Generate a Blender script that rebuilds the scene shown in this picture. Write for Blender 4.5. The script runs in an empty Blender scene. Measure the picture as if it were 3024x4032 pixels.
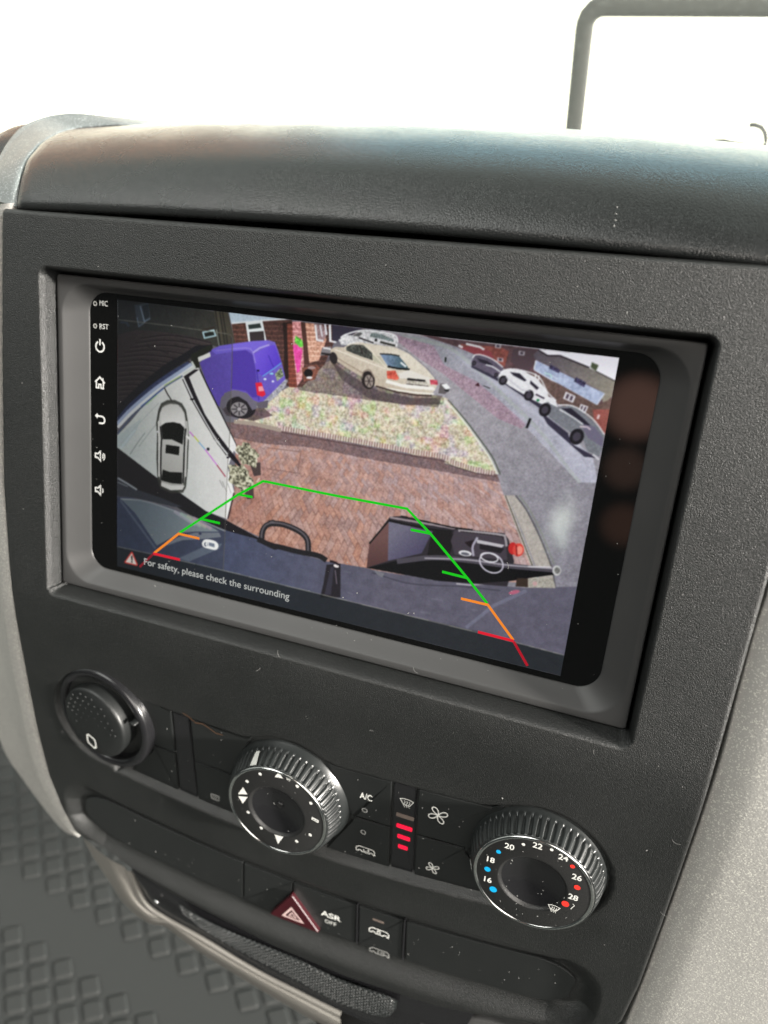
import bpy, bmesh, math, random
import numpy as np
from mathutils import Matrix, Vector

rng = np.random.default_rng(7)
SC = bpy.context.scene
COL = SC.collection

# ------------------------------------------------------------------ camera, world, sun, exposure
TH = math.radians(27)                                   # the console leans back 27 degrees
RP = np.array([[1, 0, 0], [0, math.sin(TH), -math.cos(TH)], [0, math.cos(TH), math.sin(TH)]])   # console axes -> world
RC = np.array([[0.9366455450859988, 0.1003641203405134, -0.33559226185778906],
               [0.1826345660007337, -0.9574657179121129, 0.22339206414903426],
               [-0.29889753791604834, -0.27052992879036053, -0.9151359568153832]])
TC = np.array([-0.021607, -0.01299242, 0.28289316])
CAM = -RC.T @ TC
FOC = 2874.3
cd = bpy.data.cameras.new("camera")
cd.sensor_fit = 'VERTICAL'; cd.sensor_height = 24.0; cd.sensor_width = 18.0
cd.lens = FOC / 4032 * 24.0
cd.clip_start = 0.005; cd.clip_end = 100
cam = bpy.data.objects.new("camera", cd); COL.objects.link(cam)
Rw = RP @ RC.T @ np.diag([1, -1, -1])
cw = RP @ CAM
cam.matrix_world = Matrix([[*Rw[0], cw[0]], [*Rw[1], cw[1]], [*Rw[2], cw[2]], [0, 0, 0, 1]])
cd.dof.use_dof = True; cd.dof.focus_distance = 0.265; cd.dof.aperture_fstop = 5.6
SC.camera = cam

W = bpy.data.worlds.new("World"); SC.world = W; W.use_nodes = True
nt = W.node_tree; nt.nodes.clear()
def N(t, **k):
    n = nt.nodes.new(t)
    for a, b in k.items(): setattr(n, a, b)
    return n
tc = N('ShaderNodeTexCoord')
nrm = N('ShaderNodeVectorMath', operation='NORMALIZE'); nt.links.new(tc.outputs['Generated'], nrm.inputs[0])
def patch(d, r0, r1):                                    # soft disc of directions round d, r0 full, r1 zero (degrees)
    d = Vector(d).normalized()
    dot = N('ShaderNodeVectorMath', operation='DOT_PRODUCT'); nt.links.new(nrm.outputs[0], dot.inputs[0]); dot.inputs[1].default_value = d
    mr = N('ShaderNodeMapRange', interpolation_type='SMOOTHSTEP'); nt.links.new(dot.outputs['Value'], mr.inputs[0])
    mr.inputs[1].default_value = math.cos(math.radians(r1)); mr.inputs[2].default_value = math.cos(math.radians(r0))
    return mr.outputs[0]
def band(axis, a0, a1, b1, b0):                          # window along one axis: 0 at a0, 1 at a1..b1, 0 at b0
    sep = N('ShaderNodeSeparateXYZ'); nt.links.new(nrm.outputs[0], sep.inputs[0])
    m1 = N('ShaderNodeMapRange', interpolation_type='SMOOTHSTEP'); nt.links.new(sep.outputs[axis], m1.inputs[0])
    m1.inputs[1].default_value = a0; m1.inputs[2].default_value = a1
    m2 = N('ShaderNodeMapRange', interpolation_type='SMOOTHSTEP'); nt.links.new(sep.outputs[axis], m2.inputs[0])
    m2.inputs[1].default_value = b1; m2.inputs[2].default_value = b0; m2.inputs[3].default_value = 1; m2.inputs[4].default_value = 0
    mu = N('ShaderNodeMath', operation='MULTIPLY'); nt.links.new(m1.outputs[0], mu.inputs[0]); nt.links.new(m2.outputs[0], mu.inputs[1])
    return mu.outputs[0]
def mul(a, b):
    mu = N('ShaderNodeMath', operation='MULTIPLY'); nt.links.new(a, mu.inputs[0])
    if isinstance(b, (int, float)): mu.inputs[1].default_value = b
    else: nt.links.new(b, mu.inputs[1])
    return mu.outputs[0]
cur = N('ShaderNodeRGB').outputs[0]; cur.default_value = (.055, .062, .06, 1)      # the dim cabin behind the camera
def over(cur, fac, rgb):
    mx = N('ShaderNodeMix', data_type='RGBA'); nt.links.new(fac, mx.inputs[0]); nt.links.new(cur, mx.inputs[6]); mx.inputs[7].default_value = (*rgb, 1)
    return mx.outputs[2]
front = band(1, .10, .30, 2, 3)
cur = over(cur, patch((-.42, -.25, .86), 9, 23), (6.2, 6.3, 6.0))                  # added overhead glow, placed to brighten the upward-facing ledges
cur = over(cur, mul(front, band(2, -.8, -.5, .78, .90)), (.95, 1.08, 1.0))       # upper windscreen, bright haze
cur = over(cur, mul(front, band(2, -.7, -.5, .36, .46)), (.6, .68, .6))
cur = over(cur, mul(mul(front, band(2, .10, .18, .28, .42)), band(0, -.62, -.38, .10, .45)), (1.6, 3.0, 3.6))          # blue sky
cur = over(cur, mul(mul(front, band(2, .12, .19, .24, .34)), patch((-.75, .65, .2), 14, 28)), (3.2, 1.5, .85))     # brick house in the sun
cur = over(cur, mul(front, band(2, -.9, -.8, .05, .15)), (5.0, 5.0, 4.0))                                  # sunlit ground ahead
cur = over(cur, patch((.93, -.10, .34), 14, 30), (3.4, 3.3, 3.1))                 # driver's side window
cur = over(cur, patch((.50, -.64, .57), 6, 23), (9.5, 8.9, 8.2))                 # added bright patch, placed for the sheen on the fascia's right side
cur = over(cur, patch((-.9, .05, .40), 10, 30), (.8, .85, .8))                    # far side window
cur = over(cur, patch((.40, -.89, .20), 3, 9), (2.4, 2.4, 2.2))                    # added bright spot for the crescent highlights in the knob dishes
cur = over(cur, patch((.0, -.93, .37), 1.0, 2.9), (1.45, .78, .6))                  # the photographer's sunlit hand, as the glass mirrors it
cur = over(cur, patch((.0, -.955, .295), .6, 2.0), (.6, .36, .28))
cur = over(cur, patch((.01, -.975, .225), .6, 2.0), (.55, .30, .22))
bg = N('ShaderNodeBackground'); bg.inputs[1].default_value = 1.0; nt.links.new(cur, bg.inputs[0])
wo = N('ShaderNodeOutputWorld'); nt.links.new(bg.outputs[0], wo.inputs[0])

sd = bpy.data.lights.new("sun", 'SUN'); sd.energy = 12.5; sd.angle = math.radians(5); sd.color = (1, .95, .88)
sun = bpy.data.objects.new("sun", sd); COL.objects.link(sun)
Ls = Vector(RP @ np.array([.91, .20, .215])).normalized()
sun.rotation_euler = Ls.to_track_quat('Z', 'Y').to_euler(); sun.location = (1, 0, 1)

SC.view_settings.view_transform = 'Standard'; SC.view_settings.look = 'None'
SC.view_settings.exposure = 0; SC.view_settings.gamma = 1; SC.view_settings.use_curve_mapping = False
SC.cycles.sample_clamp_indirect = 6

# ------------------------------------------------------------------ materials
def mat(name, rgb, rough=.5, metal=0., spec=.5, bump=None, coat=0., emit=None, speck=None, var=0., sheen=0.):
    m = bpy.data.materials.new(name); m.use_nodes = True
    t = m.node_tree; b = t.nodes['Principled BSDF']
    b.inputs['Base Color'].default_value = (*rgb, 1); b.inputs['Roughness'].default_value = rough
    b.inputs['Metallic'].default_value = metal; b.inputs['Specular IOR Level'].default_value = spec
    b.inputs['Coat Weight'].default_value = coat; b.inputs['Coat Roughness'].default_value = .08
    b.inputs['Sheen Weight'].default_value = sheen; b.inputs['Sheen Roughness'].default_value = .4
    co = t.nodes.new('ShaderNodeTexCoord')
    src = None
    if var:
        n = t.nodes.new('ShaderNodeTexNoise'); n.inputs['Scale'].default_value = 45; n.inputs['Detail'].default_value = 4
        t.links.new(co.outputs['Object'], n.inputs['Vector'])
        mx = t.nodes.new('ShaderNodeMix'); mx.data_type = 'RGBA'; t.links.new(n.outputs[0], mx.inputs[0])
        mx.inputs[6].default_value = (*[c*(1-var) for c in rgb], 1); mx.inputs[7].default_value = (*[c*(1+var) for c in rgb], 1)
        src = mx.outputs[2]
        mr = t.nodes.new('ShaderNodeMapRange'); t.links.new(n.outputs[0], mr.inputs[0])
        mr.inputs[3].default_value = max(.05, rough-.1); mr.inputs[4].default_value = min(1, rough+.1)
        t.links.new(mr.outputs[0], b.inputs['Roughness'])
    if speck:                                            # metallic flakes: (scale, threshold, rgb)
        v = t.nodes.new('ShaderNodeTexVoronoi'); v.inputs['Scale'].default_value = speck[0]; t.links.new(co.outputs['Object'], v.inputs['Vector'])
        sp = t.nodes.new('ShaderNodeSeparateColor'); t.links.new(v.outputs['Color'], sp.inputs[0])
        mr = t.nodes.new('ShaderNodeMapRange'); t.links.new(sp.outputs[0], mr.inputs[0]); mr.inputs[1].default_value = speck[1]; mr.inputs[2].default_value = speck[1]+.15
        mx = t.nodes.new('ShaderNodeMix'); mx.data_type = 'RGBA'; t.links.new(mr.outputs[0], mx.inputs[0])
        mx.inputs[6].default_value = (*rgb, 1)
        if src is not None: t.links.new(src, mx.inputs[6])
        mx.inputs[7].default_value = (*speck[2], 1); src = mx.outputs[2]
    if src is not None: t.links.new(src, b.inputs['Base Color'])
    if bump:                                             # (scale, strength, distance)
        n = t.nodes.new('ShaderNodeTexNoise'); n.inputs['Scale'].default_value = bump[0]; n.inputs['Detail'].default_value = 1.5
        t.links.new(co.outputs['Object'], n.inputs['Vector'])
        v = t.nodes.new('ShaderNodeTexVoronoi'); v.inputs['Scale'].default_value = bump[0]*.7; t.links.new(co.outputs['Object'], v.inputs['Vector'])
        ad = t.nodes.new('ShaderNodeMath'); ad.operation = 'SUBTRACT'; t.links.new(n.outputs[0], ad.inputs[0]); t.links.new(v.outputs[0], ad.inputs[1])
        bp = t.nodes.new('ShaderNodeBump'); bp.inputs['Strength'].default_value = bump[1]; bp.inputs['Distance'].default_value = bump[2]
        t.links.new(ad.outputs[0], bp.inputs['Height']); t.links.new(bp.outputs[0], b.inputs['Normal'])
    if emit:
        b.inputs['Emission Color'].default_value = (*emit[0], 1); b.inputs['Emission Strength'].default_value = emit[1]
    return m
M = dict(
    fascia=mat('fascia_plastic', (.0075, .0083, .008), .42, spec=.68, bump=(3700, .9, .00016), var=.12),
    pad=mat('dash_pad_plastic', (.012, .013, .013), .26, bump=(2600, .65, .00016), var=.1),
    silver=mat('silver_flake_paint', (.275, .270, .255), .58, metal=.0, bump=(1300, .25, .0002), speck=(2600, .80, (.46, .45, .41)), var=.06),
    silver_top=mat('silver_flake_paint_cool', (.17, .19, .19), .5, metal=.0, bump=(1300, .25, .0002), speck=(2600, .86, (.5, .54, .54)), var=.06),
    bezel=mat('bezel_satin_paint', (.037, .037, .037), .42, spec=.36, bump=(300, .04, .0002), var=.1),
    glass=mat('black_glass', (.003, .003, .003), .03, spec=.5),
    button=mat('button_plastic', (.009, .010, .010), .42, bump=(1500, .12, .0001), var=.1),
    gap=mat('dark_gap', (.006, .006, .006), .6),
    gloss=mat('gloss_black_plastic', (.010, .010, .011), .22, bump=(900, .05, .0001)),
    dial=mat('dial_black_plastic', (.014, .014, .014), .38, bump=(2200, .35, .00015), var=.15),
    grip=mat('grip_rubber_plastic', (.015, .017, .017), .30, spec=.7, bump=(1500, .06, .0001)),
    trim_low=mat('lower_trim_shaded', (.155, .147, .132), .6, bump=(1500, .1, .0001), var=.06),  # trim paint without flakes, sun shade put into its darker colour
    chrome=mat('chrome_ring', (.75, .75, .74), .12, metal=1),
    white=mat('white_print', (.62, .62, .59), .5),
    greyp=mat('grey_print', (.28, .28, .27), .5),
    whiteicon=mat('backlit_white_icon', (.45, .45, .44), .4, emit=((.8, .82, .8), .14)),
    blue=mat('blue_print', (.0, .32, .62), .5),
    redp=mat('red_print', (.75, .03, .02), .5),
    led=mat('red_indicator', (.5, .01, .03), .4, emit=((1, .0, .045), .8)),
    ledoff=mat('unlit_indicator', (.13, .10, .085), .5),
    hazard=mat('dark_red_plastic', (.032, .0012, .004), .4),
    cover=mat('cover_grey', (.05, .05, .05), .85, spec=.1, bump=(2000, .3, .0001)),
    screw=mat('steel_screw', (.6, .6, .6), .25, metal=1),
    mat_rubber=mat('mat_rubber', (.017, .0185, .0178), .7, bump=(250, .1, .0005), var=.08),
    carpet=mat('floor_carpet', (.04, .045, .042), .9, bump=(500, .6, .001)),
    frame_far=mat('far_frame_rubber', (.05, .05, .045), .6),
    dust=mat('dust', (.26, .26, .25), .8),
    foil=mat('peeling_edge', (.07, .035, .018), .5),
)

# ------------------------------------------------------------------ helpers
ORG = {}
def toW(p): return RP @ np.asarray(p, float)
def tag(o, label=None, cat=None, group=None, kind=None):
    if label: o['label'] = label
    if cat: o['category'] = cat
    if group: o['group'] = group
    if kind: o['kind'] = kind
    return o
def pm(org):
    w = RP @ np.asarray(org, float)
    return Matrix([[*RP[0], w[0]], [*RP[1], w[1]], [*RP[2], w[2]], [0, 0, 0, 1]])
def thing(name, label, cat, org, group=None):
    o = bpy.data.objects.new(name, None); COL.objects.link(o); o.empty_display_size = .02
    o.matrix_world = pm(org); ORG[o] = np.asarray(org, float)
    return tag(o, label, cat, group)
def mesh_np(name, V, F):
    """V (n,3) float, F list of faces or (m,4)/(m,3) int array"""
    me = bpy.data.meshes.new(name)
    if isinstance(F, np.ndarray):
        k = F.shape[1]; m = len(F)
        me.vertices.add(len(V)); me.vertices.foreach_set('co', np.asarray(V, np.float32).ravel())
        me.loops.add(m*k); me.loops.foreach_set('vertex_index', F.astype(np.int32).ravel())
        me.polygons.add(m); me.polygons.foreach_set('loop_start', np.arange(0, m*k, k, dtype=np.int32))
        try: me.polygons.foreach_set('loop_total', np.full(m, k, np.int32))
        except Exception: pass
        me.update(calc_edges=True); me.validate()
    else:
        me.from_pydata([tuple(v) for v in V], [], [tuple(f) for f in F]); me.update()
    return me
def part(name, V, F, m, parent=None, smooth=True, label=None, world=False):
    """V in console coordinates (m)"""
    V = np.asarray(V, float)
    if parent is not None: V = V - ORG[parent]; org = ORG[parent]
    else: org = np.zeros(3)
    me = mesh_np(name, V, F); me.materials.append(m)
    if smooth: me.polygons.foreach_set('use_smooth', np.ones(len(me.polygons), bool))
    o = bpy.data.objects.new(name, me); COL.objects.link(o)
    if parent is not None: o.parent = parent; ORG[o] = org
    else:
        o.matrix_world = Matrix.Identity(4) if world else pm((0, 0, 0)); ORG[o] = org
    if label: o['label'] = label
    return o
def join(*VF):
    Vs, Fs, n = [], [], 0
    for V, F in VF:
        Vs.append(np.asarray(V, float)); Fs += [tuple(int(i)+n for i in f) for f in F]; n += len(V)
    return np.vstack(Vs), Fs
def grid_faces(nr, nc, wrap=False):
    i = np.arange(nr-1)[:, None]; j = np.arange(nc if wrap else nc-1)[None, :]; j2 = (j+1) % nc
    a = i*nc+j; b = i*nc+j2; c = (i+1)*nc+j2; d = (i+1)*nc+j
    return np.stack([a, b, c, d], -1).reshape(-1, 4)
def unp(u, v, z):                                        # ray of a photo point meets the plane z of the console
    d = RC.T @ np.array([(u-1512)/FOC, (v-2016)/FOC, 1]); return CAM + d*(z-CAM[2])/d[2]
def zb(x, y):                                            # the console's outer surface
    t = -.082-y; w = .010
    return .013-math.tan(math.radians(9))*np.where(t < -w, 0, np.where(t > w, t, (t+w)**2/(4*w)))
def onS(u, v, off=0., fn=zb):
    z = .01
    for _ in range(25):
        p = unp(u, v, z); z = float(fn(p[0], p[1]))+off
    return unp(u, v, z)
def cr(X, Y, s, pts): return [(X+a*s, Y+b*s) for a, b in pts]
def resample(P, n, smooth=True):
    P = np.asarray(P, float)
    if smooth and len(P) > 2:                            # Catmull-Rom
        Q = np.vstack([2*P[0]-P[1], P, 2*P[-1]-P[-2]]); out = []
        for i in range(1, len(Q)-2):
            for t in np.linspace(0, 1, 12, endpoint=False):
                a, b, c, d = Q[i-1], Q[i], Q[i+1], Q[i+2]
                out.append(.5*((2*b)+(c-a)*t+(2*a-5*b+4*c-d)*t*t+(3*b-a-3*c+d)*t**3))
        out.append(P[-1]); P = np.array(out)
    L = np.r_[0, np.cumsum(np.linalg.norm(np.diff(P, axis=0), axis=1))]
    s = np.linspace(0, L[-1], n)
    return np.stack([np.interp(s, L, P[:, k]) for k in range(P.shape[1])], 1)
def loft(curves, n, sub=5, wrap=False, smooth=True):
    C = [resample(c, n) for c in curves]; C = np.array(C)
    if smooth and len(C) > 2:
        m = (len(C)-1)*sub+1; D = np.empty((m, n, 3))
        for k in range(n): D[:, k] = cr_dense(C[:, k], sub)
        C = D
    return C.reshape(-1, 3), grid_faces(C.shape[0], n, wrap)
def cr_dense(P, sub):
    Q = np.vstack([2*P[0]-P[1], P, 2*P[-1]-P[-2]]); out = []
    for i in range(1, len(Q)-2):
        for t in np.linspace(0, 1, sub, endpoint=False):
            a, b, c, d = Q[i-1], Q[i], Q[i+1], Q[i+2]
            out.append(.5*((2*b)+(c-a)*t+(2*a-5*b+4*c-d)*t*t*.999+(3*b-a-3*c+d)*t**3))
    out.append(P[-1]); return np.array(out)
def rrect(x0, x1, y0, y1, r, nc=10, ns=12):
    """rounded rectangle, same point count whatever the size (so that rings loft)"""
    P = []
    cs = [(x1-r, y1-r, 0), (x0+r, y1-r, 90), (x0+r, y0+r, 180), (x1-r, y0+r, 270)]
    for k, (cx, cy, a) in enumerate(cs):
        for i in range(nc+1):
            t = math.radians(a+90*i/nc); P.append((cx+r*math.cos(t), cy+r*math.sin(t)))
        nx = cs[(k+1) % 4]; ta = math.radians(nx[2]); e = np.array(P[-1]); q = np.array([nx[0]+r*math.cos(ta), nx[1]+r*math.sin(ta)])
        for i in range(1, ns): P.append(tuple(e+(q-e)*i/ns))
    return np.array(P)
def slab(P, ztop, zbot, bev=.0004, lift=None):
    """rounded-edge plate from a convex-ish outline P (n,2); ztop is a number or a function of (x, y)"""
    P = np.asarray(P, float); n = len(P); c = P.mean(0)
    # inward offset along normals
    nx = np.roll(P, -1, 0)-np.roll(P, 1, 0); nn = np.stack([nx[:, 1], -nx[:, 0]], 1); nn /= np.linalg.norm(nn, axis=1)[:, None]+1e-12
    area = .5*np.sum(P[:, 0]*np.roll(P[:, 1], -1)-np.roll(P[:, 0], -1)*P[:, 1])
    if area < 0: nn = -nn
    zt = (lambda q: np.array([ztop(a, b) for a, b in q])) if callable(ztop) else (lambda q: np.full(len(q), ztop))
    zo = (lambda q: np.array([zbot(a, b) for a, b in q])) if callable(zbot) else (lambda q: np.full(len(q), zbot))
    rings = [np.c_[P, zo(P)], np.c_[P, zt(P)-bev], np.c_[P-nn*bev*.3, zt(P-nn*bev*.3)-bev*.3], np.c_[P-nn*bev, zt(P-nn*bev)]]
    V = np.vstack(rings); F = [tuple(f) for f in grid_faces(4, n, True)]
    if area < 0: F = [f[::-1] for f in F]
    top = tuple(range(3*n, 4*n)); F.append(top if area > 0 else top[::-1])
    return V, F
def ribbon(pts, w, z, closed=False, fn=None):
    """mitred stroke in (x, y), lying at height z (number) or on fn(x, y)+z"""
    P = np.asarray(pts, float); n = len(P)
    L, R = [], []
    for i in range(n):
        a = P[(i-1) % n] if (closed or i > 0) else P[i]; b = P[(i+1) % n] if (closed or i < n-1) else P[i]
        d1 = P[i]-a; d2 = b-P[i]
        l1, l2 = np.linalg.norm(d1), np.linalg.norm(d2)
        d1 = d1/l1 if l1 > 1e-12 else d2/max(l2, 1e-12); d2 = d2/l2 if l2 > 1e-12 else d1
        t = d1+d2; t /= np.linalg.norm(t)+1e-9; nn = np.array([-t[1], t[0]]); c = max(.5, abs(np.dot(nn, [-d1[1], d1[0]])))
        L.append(P[i]+nn*w/2/c); R.append(P[i]-nn*w/2/c)
    Q = np.array(L+R); zz = z if fn is None else None
    V = np.c_[Q, np.full(len(Q), z) if fn is None else np.array([float(fn(*q))+z for q in Q])]
    F = [(i, n+i, n+(i+1) % n, (i+1) % n) for i in range(n if closed else n-1)]
    return V, F
def flat(P, z, fn=None):
    P = np.asarray(P, float)
    V = np.c_[P, np.full(len(P), z) if fn is None else np.array([float(fn(*q))+z for q in P])]
    return V, [tuple(range(len(P)))]
def circ(cx, cy, r, n=32, r2=None): return np.array([(cx+r*math.cos(2*math.pi*i/n), cy+(r2 or r)*math.sin(2*math.pi*i/n)) for i in range(n)])
_fc = {}
def glyphs(s, bold=0.):
    """string as flat triangles in (x, y), cap height 1"""
    if s in _fc: return _fc[s]
    cu = bpy.data.curves.new('t', 'FONT'); cu.body = s; cu.size = 1; cu.resolution_u = 4; cu.offset = bold
    o = bpy.data.objects.new('t', cu); COL.objects.link(o)
    dg = bpy.context.evaluated_depsgraph_get(); me = o.evaluated_get(dg).to_mesh()
    V = np.array([v.co[:2] for v in me.vertices]); F = [tuple(p.vertices) for p in me.polygons]
    o.evaluated_get(dg).to_mesh_clear(); bpy.data.objects.remove(o); bpy.data.curves.remove(cu)
    V = V/.729
    _fc[s] = (V, F); return V, F
def text(s, org, ex, ey, z, fn=None, center=False, bold=0.):
    """org: baseline start; ex, ey: vectors for one cap height along x and y"""
    V, F = glyphs(s, bold); V = V.copy()
    if center: V -= np.array([(V[:, 0].min()+V[:, 0].max())/2, .5])
    Q = np.asarray(org)+V[:, :1]*np.asarray(ex)+V[:, 1:]*np.asarray(ey)
    return np.c_[Q, np.full(len(Q), z) if fn is None else np.array([float(fn(*q))+z for q in Q])], F
mm = .001
# ------------------------------------------------------------------ floor and mat
hf = cw[2]-.75
def fpt(u, v, h=hf):
    d = RP @ RC.T @ np.array([(u-1512)/FOC, (v-2016)/FOC, 1]); return cw+d*(h-cw[2])/d[2]
V = np.array([(-1.6, -1.2, hf-.012), (1.6, -1.2, hf-.012), (1.6, 1.2, hf-.012), (-1.6, 1.2, hf-.012)])
fl = part('floor', V, [(0, 1, 2, 3)], M['carpet'], world=True); fl['kind'] = 'structure'
# rubber mat: one sheet whose raised squares come from the height field
P0 = fpt(100*.6028-2, 3000+1578*.6028, hf)[:2]
ang = math.radians(31); U = np.array([math.cos(ang), math.sin(ang)])*.0222; Vv = np.array([math.cos(ang-math.radians(76)), math.sin(ang-math.radians(78))])*.0205
n = 900
xs = np.linspace(-.62, .10, n); ys = np.linspace(-.42, .26, n)
X, Y = np.meshgrid(xs, ys)
Mi = np.linalg.inv(np.array([U, Vv]).T)
I = Mi[0, 0]*(X-P0[0])+Mi[0, 1]*(Y-P0[1]); J = Mi[1, 0]*(X-P0[0])+Mi[1, 1]*(Y-P0[1])
ii, jj = np.round(I), np.round(J)
di, dj = np.abs(I-ii), np.abs(J-jj)
d = np.maximum(di, dj); r = .12
sd_ = np.hypot(np.maximum(di-.40+r, 0), np.maximum(dj-.40+r, 0))-r+np.minimum(np.maximum(di-.40+r, dj-.40+r), 0)
k = ii-jj
keep = (k <= 3) | (k >= 7)
sq = 1-np.clip((sd_+.06)/.09, 0, 1); sq = sq*sq*(3-2*sq)
ditch = np.exp(-(np.clip(sd_+.0, -.5, .5)/.05)**2)
Z = hf+np.where(keep, .0013*sq-.0008*ditch, 0)
mo = part('rubber_floor_mat', np.stack([X, Y, Z], -1).reshape(-1, 3), grid_faces(n, n), M['mat_rubber'], world=True)
tag(mo, 'dark grey-green rubber floor mat with raised squares, below the console at lower left', 'floor mat')

# ------------------------------------------------------------------ dashboard pad above the fascia
prof = resample([(85, -12), (89.4, -5), (90.6, 4), (90.8, 8.2), (90.2, 10.6), (91.2, 12.0), (95.5, 11.0), (103, 6.6), (113, -1.5), (122.6, -14.5), (130.4, -30), (136.0, -46), (140.1, -61), (142.6, -74), (142.6, -92), (137, -120), (124, -155)], 90)
py, pz = prof[:, 0]*mm, prof[:, 1]*mm
sarc = np.r_[0, np.cumsum(np.hypot(np.diff(py), np.diff(pz)))]
def crown(x, s): return -.25*(x+.008)**2*min(1, s/.05)
def pad_hit(u, v):                                        # ray against the pad: first s where the ray is below the surface
    best = (9, None, 0)
    for i in range(11, len(py)):
        p = unp(u, v, pz[i]); g_ = p[1]-(py[i]+crown(p[0], sarc[i]))
        if g_ < 0: return p, i
        if g_ < best[0]: best = (g_, p, i)
    return best[1], best[2]
lp = cr(0, 400, .3617, [(112, 1128), (118, 1040), (135, 930), (152, 840), (180, 750), (215, 665), (260, 590), (312, 520), (370, 460), (445, 403), (520, 360), (605, 320), (690, 292), (900, 267), (1100, 252), (1300, 243), (1500, 236)])
hits = [pad_hit(*q) for q in lp]
si = np.array([h[1] for h in hits]); hx = np.array([h[0][0] for h in hits])
o_ = np.argsort(si); si = si[o_]; hx = hx[o_]
xl = np.interp(np.arange(90), np.r_[0, 9, si[si > 11]], np.r_[hx[0]+.004, hx[0], hx[si > 11]])
last = si.max()
for i in range(last, 90): xl[i] = xl[last]+(i-last)*.0012
ncol = 160
us = np.linspace(0, 1, ncol)**1.0
PV = np.empty((90, ncol+6, 3))
for i in range(90):
    x = xl[i]+(.32-xl[i])*us
    yy = py[i]-.25*(x+.008)**2*min(1, sarc[i]/.05)
    k = np.clip((x-xl[i])/.010, 0, 1); dropz = .0035*(1-np.sqrt(np.clip(1-(1-k)**2, 0, 1)))      # end rolls over
    PV[i, 6:] = np.stack([x, yy-dropz*.4, pz[i]-dropz], 1)
    for q in range(6): PV[i, 5-q] = PV[i, 6]+np.array([.0004*(q+1), -.002*(q+1), -.004*(q+1)])
pad = part('dashboard_pad', PV.reshape(-1, 3), grid_faces(90, ncol+6)[:, ::-1], M['pad'])
tag(pad, 'rounded grained dark grey dashboard pad running across above the screen panel', 'dashboard')
# the rest of the dashboard, seen left beyond the silver trim
q = [unp(u, v, -.17) for u, v in cr(0, 400, .3617, [(-1900, 760), (-1200, 720), (-500, 600), (-200, 470), (0, 400), (120, 335), (250, 270), (420, 236), (700, 226), (1100, 240), (1500, 262), (2000, 300)])]
q = np.array(q); V, F = loft([q+[0, -.012, -.05], q+[0, -.001, -.02], q, q+[0, -.006, .015], q+[0, -.03, .032], q+[0, -.10, .045], q+[0, -.20, .040], q+[0, -.32, .01]], 40, 5)
dl = part('left_dashboard', V, F, M['pad']); dl.name = 'dashboard_shoulder'
tag(dl, 'piece of brown-tinted dashboard showing beyond the silver trim at far left', 'dashboard')

# ------------------------------------------------------------------ silver trim, left
E_in = cr(0, 400, .3617, [(150, 1185)]) + []
inn_px = lp[:]                                             # along the pad's left end
tr = thing('silver_trim', 'speckled silver-grey trim arching over the pad end and down the left side of the panel', 'trim', (-.15, 0, 0))
inn = []
for (u, v) in inn_px:
    p, i = pad_hit(u, v); inn.append(p)
tip = [unp(u, v, z) for (u, v), z in zip([(575, 480), (600, 480)], (-.072, -.076))]
inn = np.array(inn + tip)+np.array([.0006, 0, -.0012])
opx = [(-60, 780), (-42, 720), (-22, 672), (0, 635), (20, 597), (40, 563), (76, 519), (123, 487), (181, 465), (253, 452), (325, 452), (398, 460), (470, 467), (553, 477), (600, 482)]
ins = resample(inn, len(opx))
out = np.array([unp(u, v, z-.010) for (u, v), z in zip(opx, ins[:, 2])])
mid1 = ins*.6+out*.4+np.array([0, .0002, .0012])
mid2 = ins*.22+out*.78+np.array([0, .0003, .0014])
back = out+np.array([-.002, -.004, -.02])
V, F = loft([ins+[0, -.001, -.003], ins, mid1, mid2, out, back], 70, 6)
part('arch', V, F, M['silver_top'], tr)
# lower part down the left edge of the fascia
ipx = [(48, 800), (30, 842), (4, 870), (-4, 1000), (-8, 1200), (-6, 1500), (-2, 1700), (4, 1900), (18, 2045), (36, 2207), (54, 2370), (72, 2497), (90, 2605), (108, 2700), (145, 2881), (187, 3043), (241, 3170), (283, 3257), (313, 3292)]
wpx = [66, 62, 58, 56, 56, 54, 52, 50, 48, 48, 48, 48, 48, 46, 46, 44, 38, 26, 6]
ci = np.array([onS(u+3, v, -.0025) for u, v in ipx])
co = np.array([onS(u-w, v+w*.15, -.0045) for (u, v), w in zip(ipx, wpx)])
cm = (ci+co)/2+np.array([0, 0, .0012])
bpx = [(-140, 900), (-140, 1000), (-140, 1100), (-130, 1300), (-130, 1500), (-120, 1700), (-120, 1800), (-110, 1950), (-110, 2100), (-100, 2250), (-90, 2400), (-70, 2550), (-55, 2680), (-35, 2800), (18, 2959), (95, 3075), (180, 3190), (250, 3270), (300, 3294)]
cb = np.array([unp(u, v, -.055) for u, v in bpx])
V, F = loft([ci+[.001, 0, -.006], ci, cm, co, co+[-.0016, -.0006, -.004]], 120, 5)
part('edge_strip', V, F, M['silver'], tr)
V, F = loft([co+[-.0016, -.0006, -.004], (co+cb)/2+[-.001, 0, -.006], cb], 120, 5)
part('side_face', V, F, M['silver'], tr)

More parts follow.
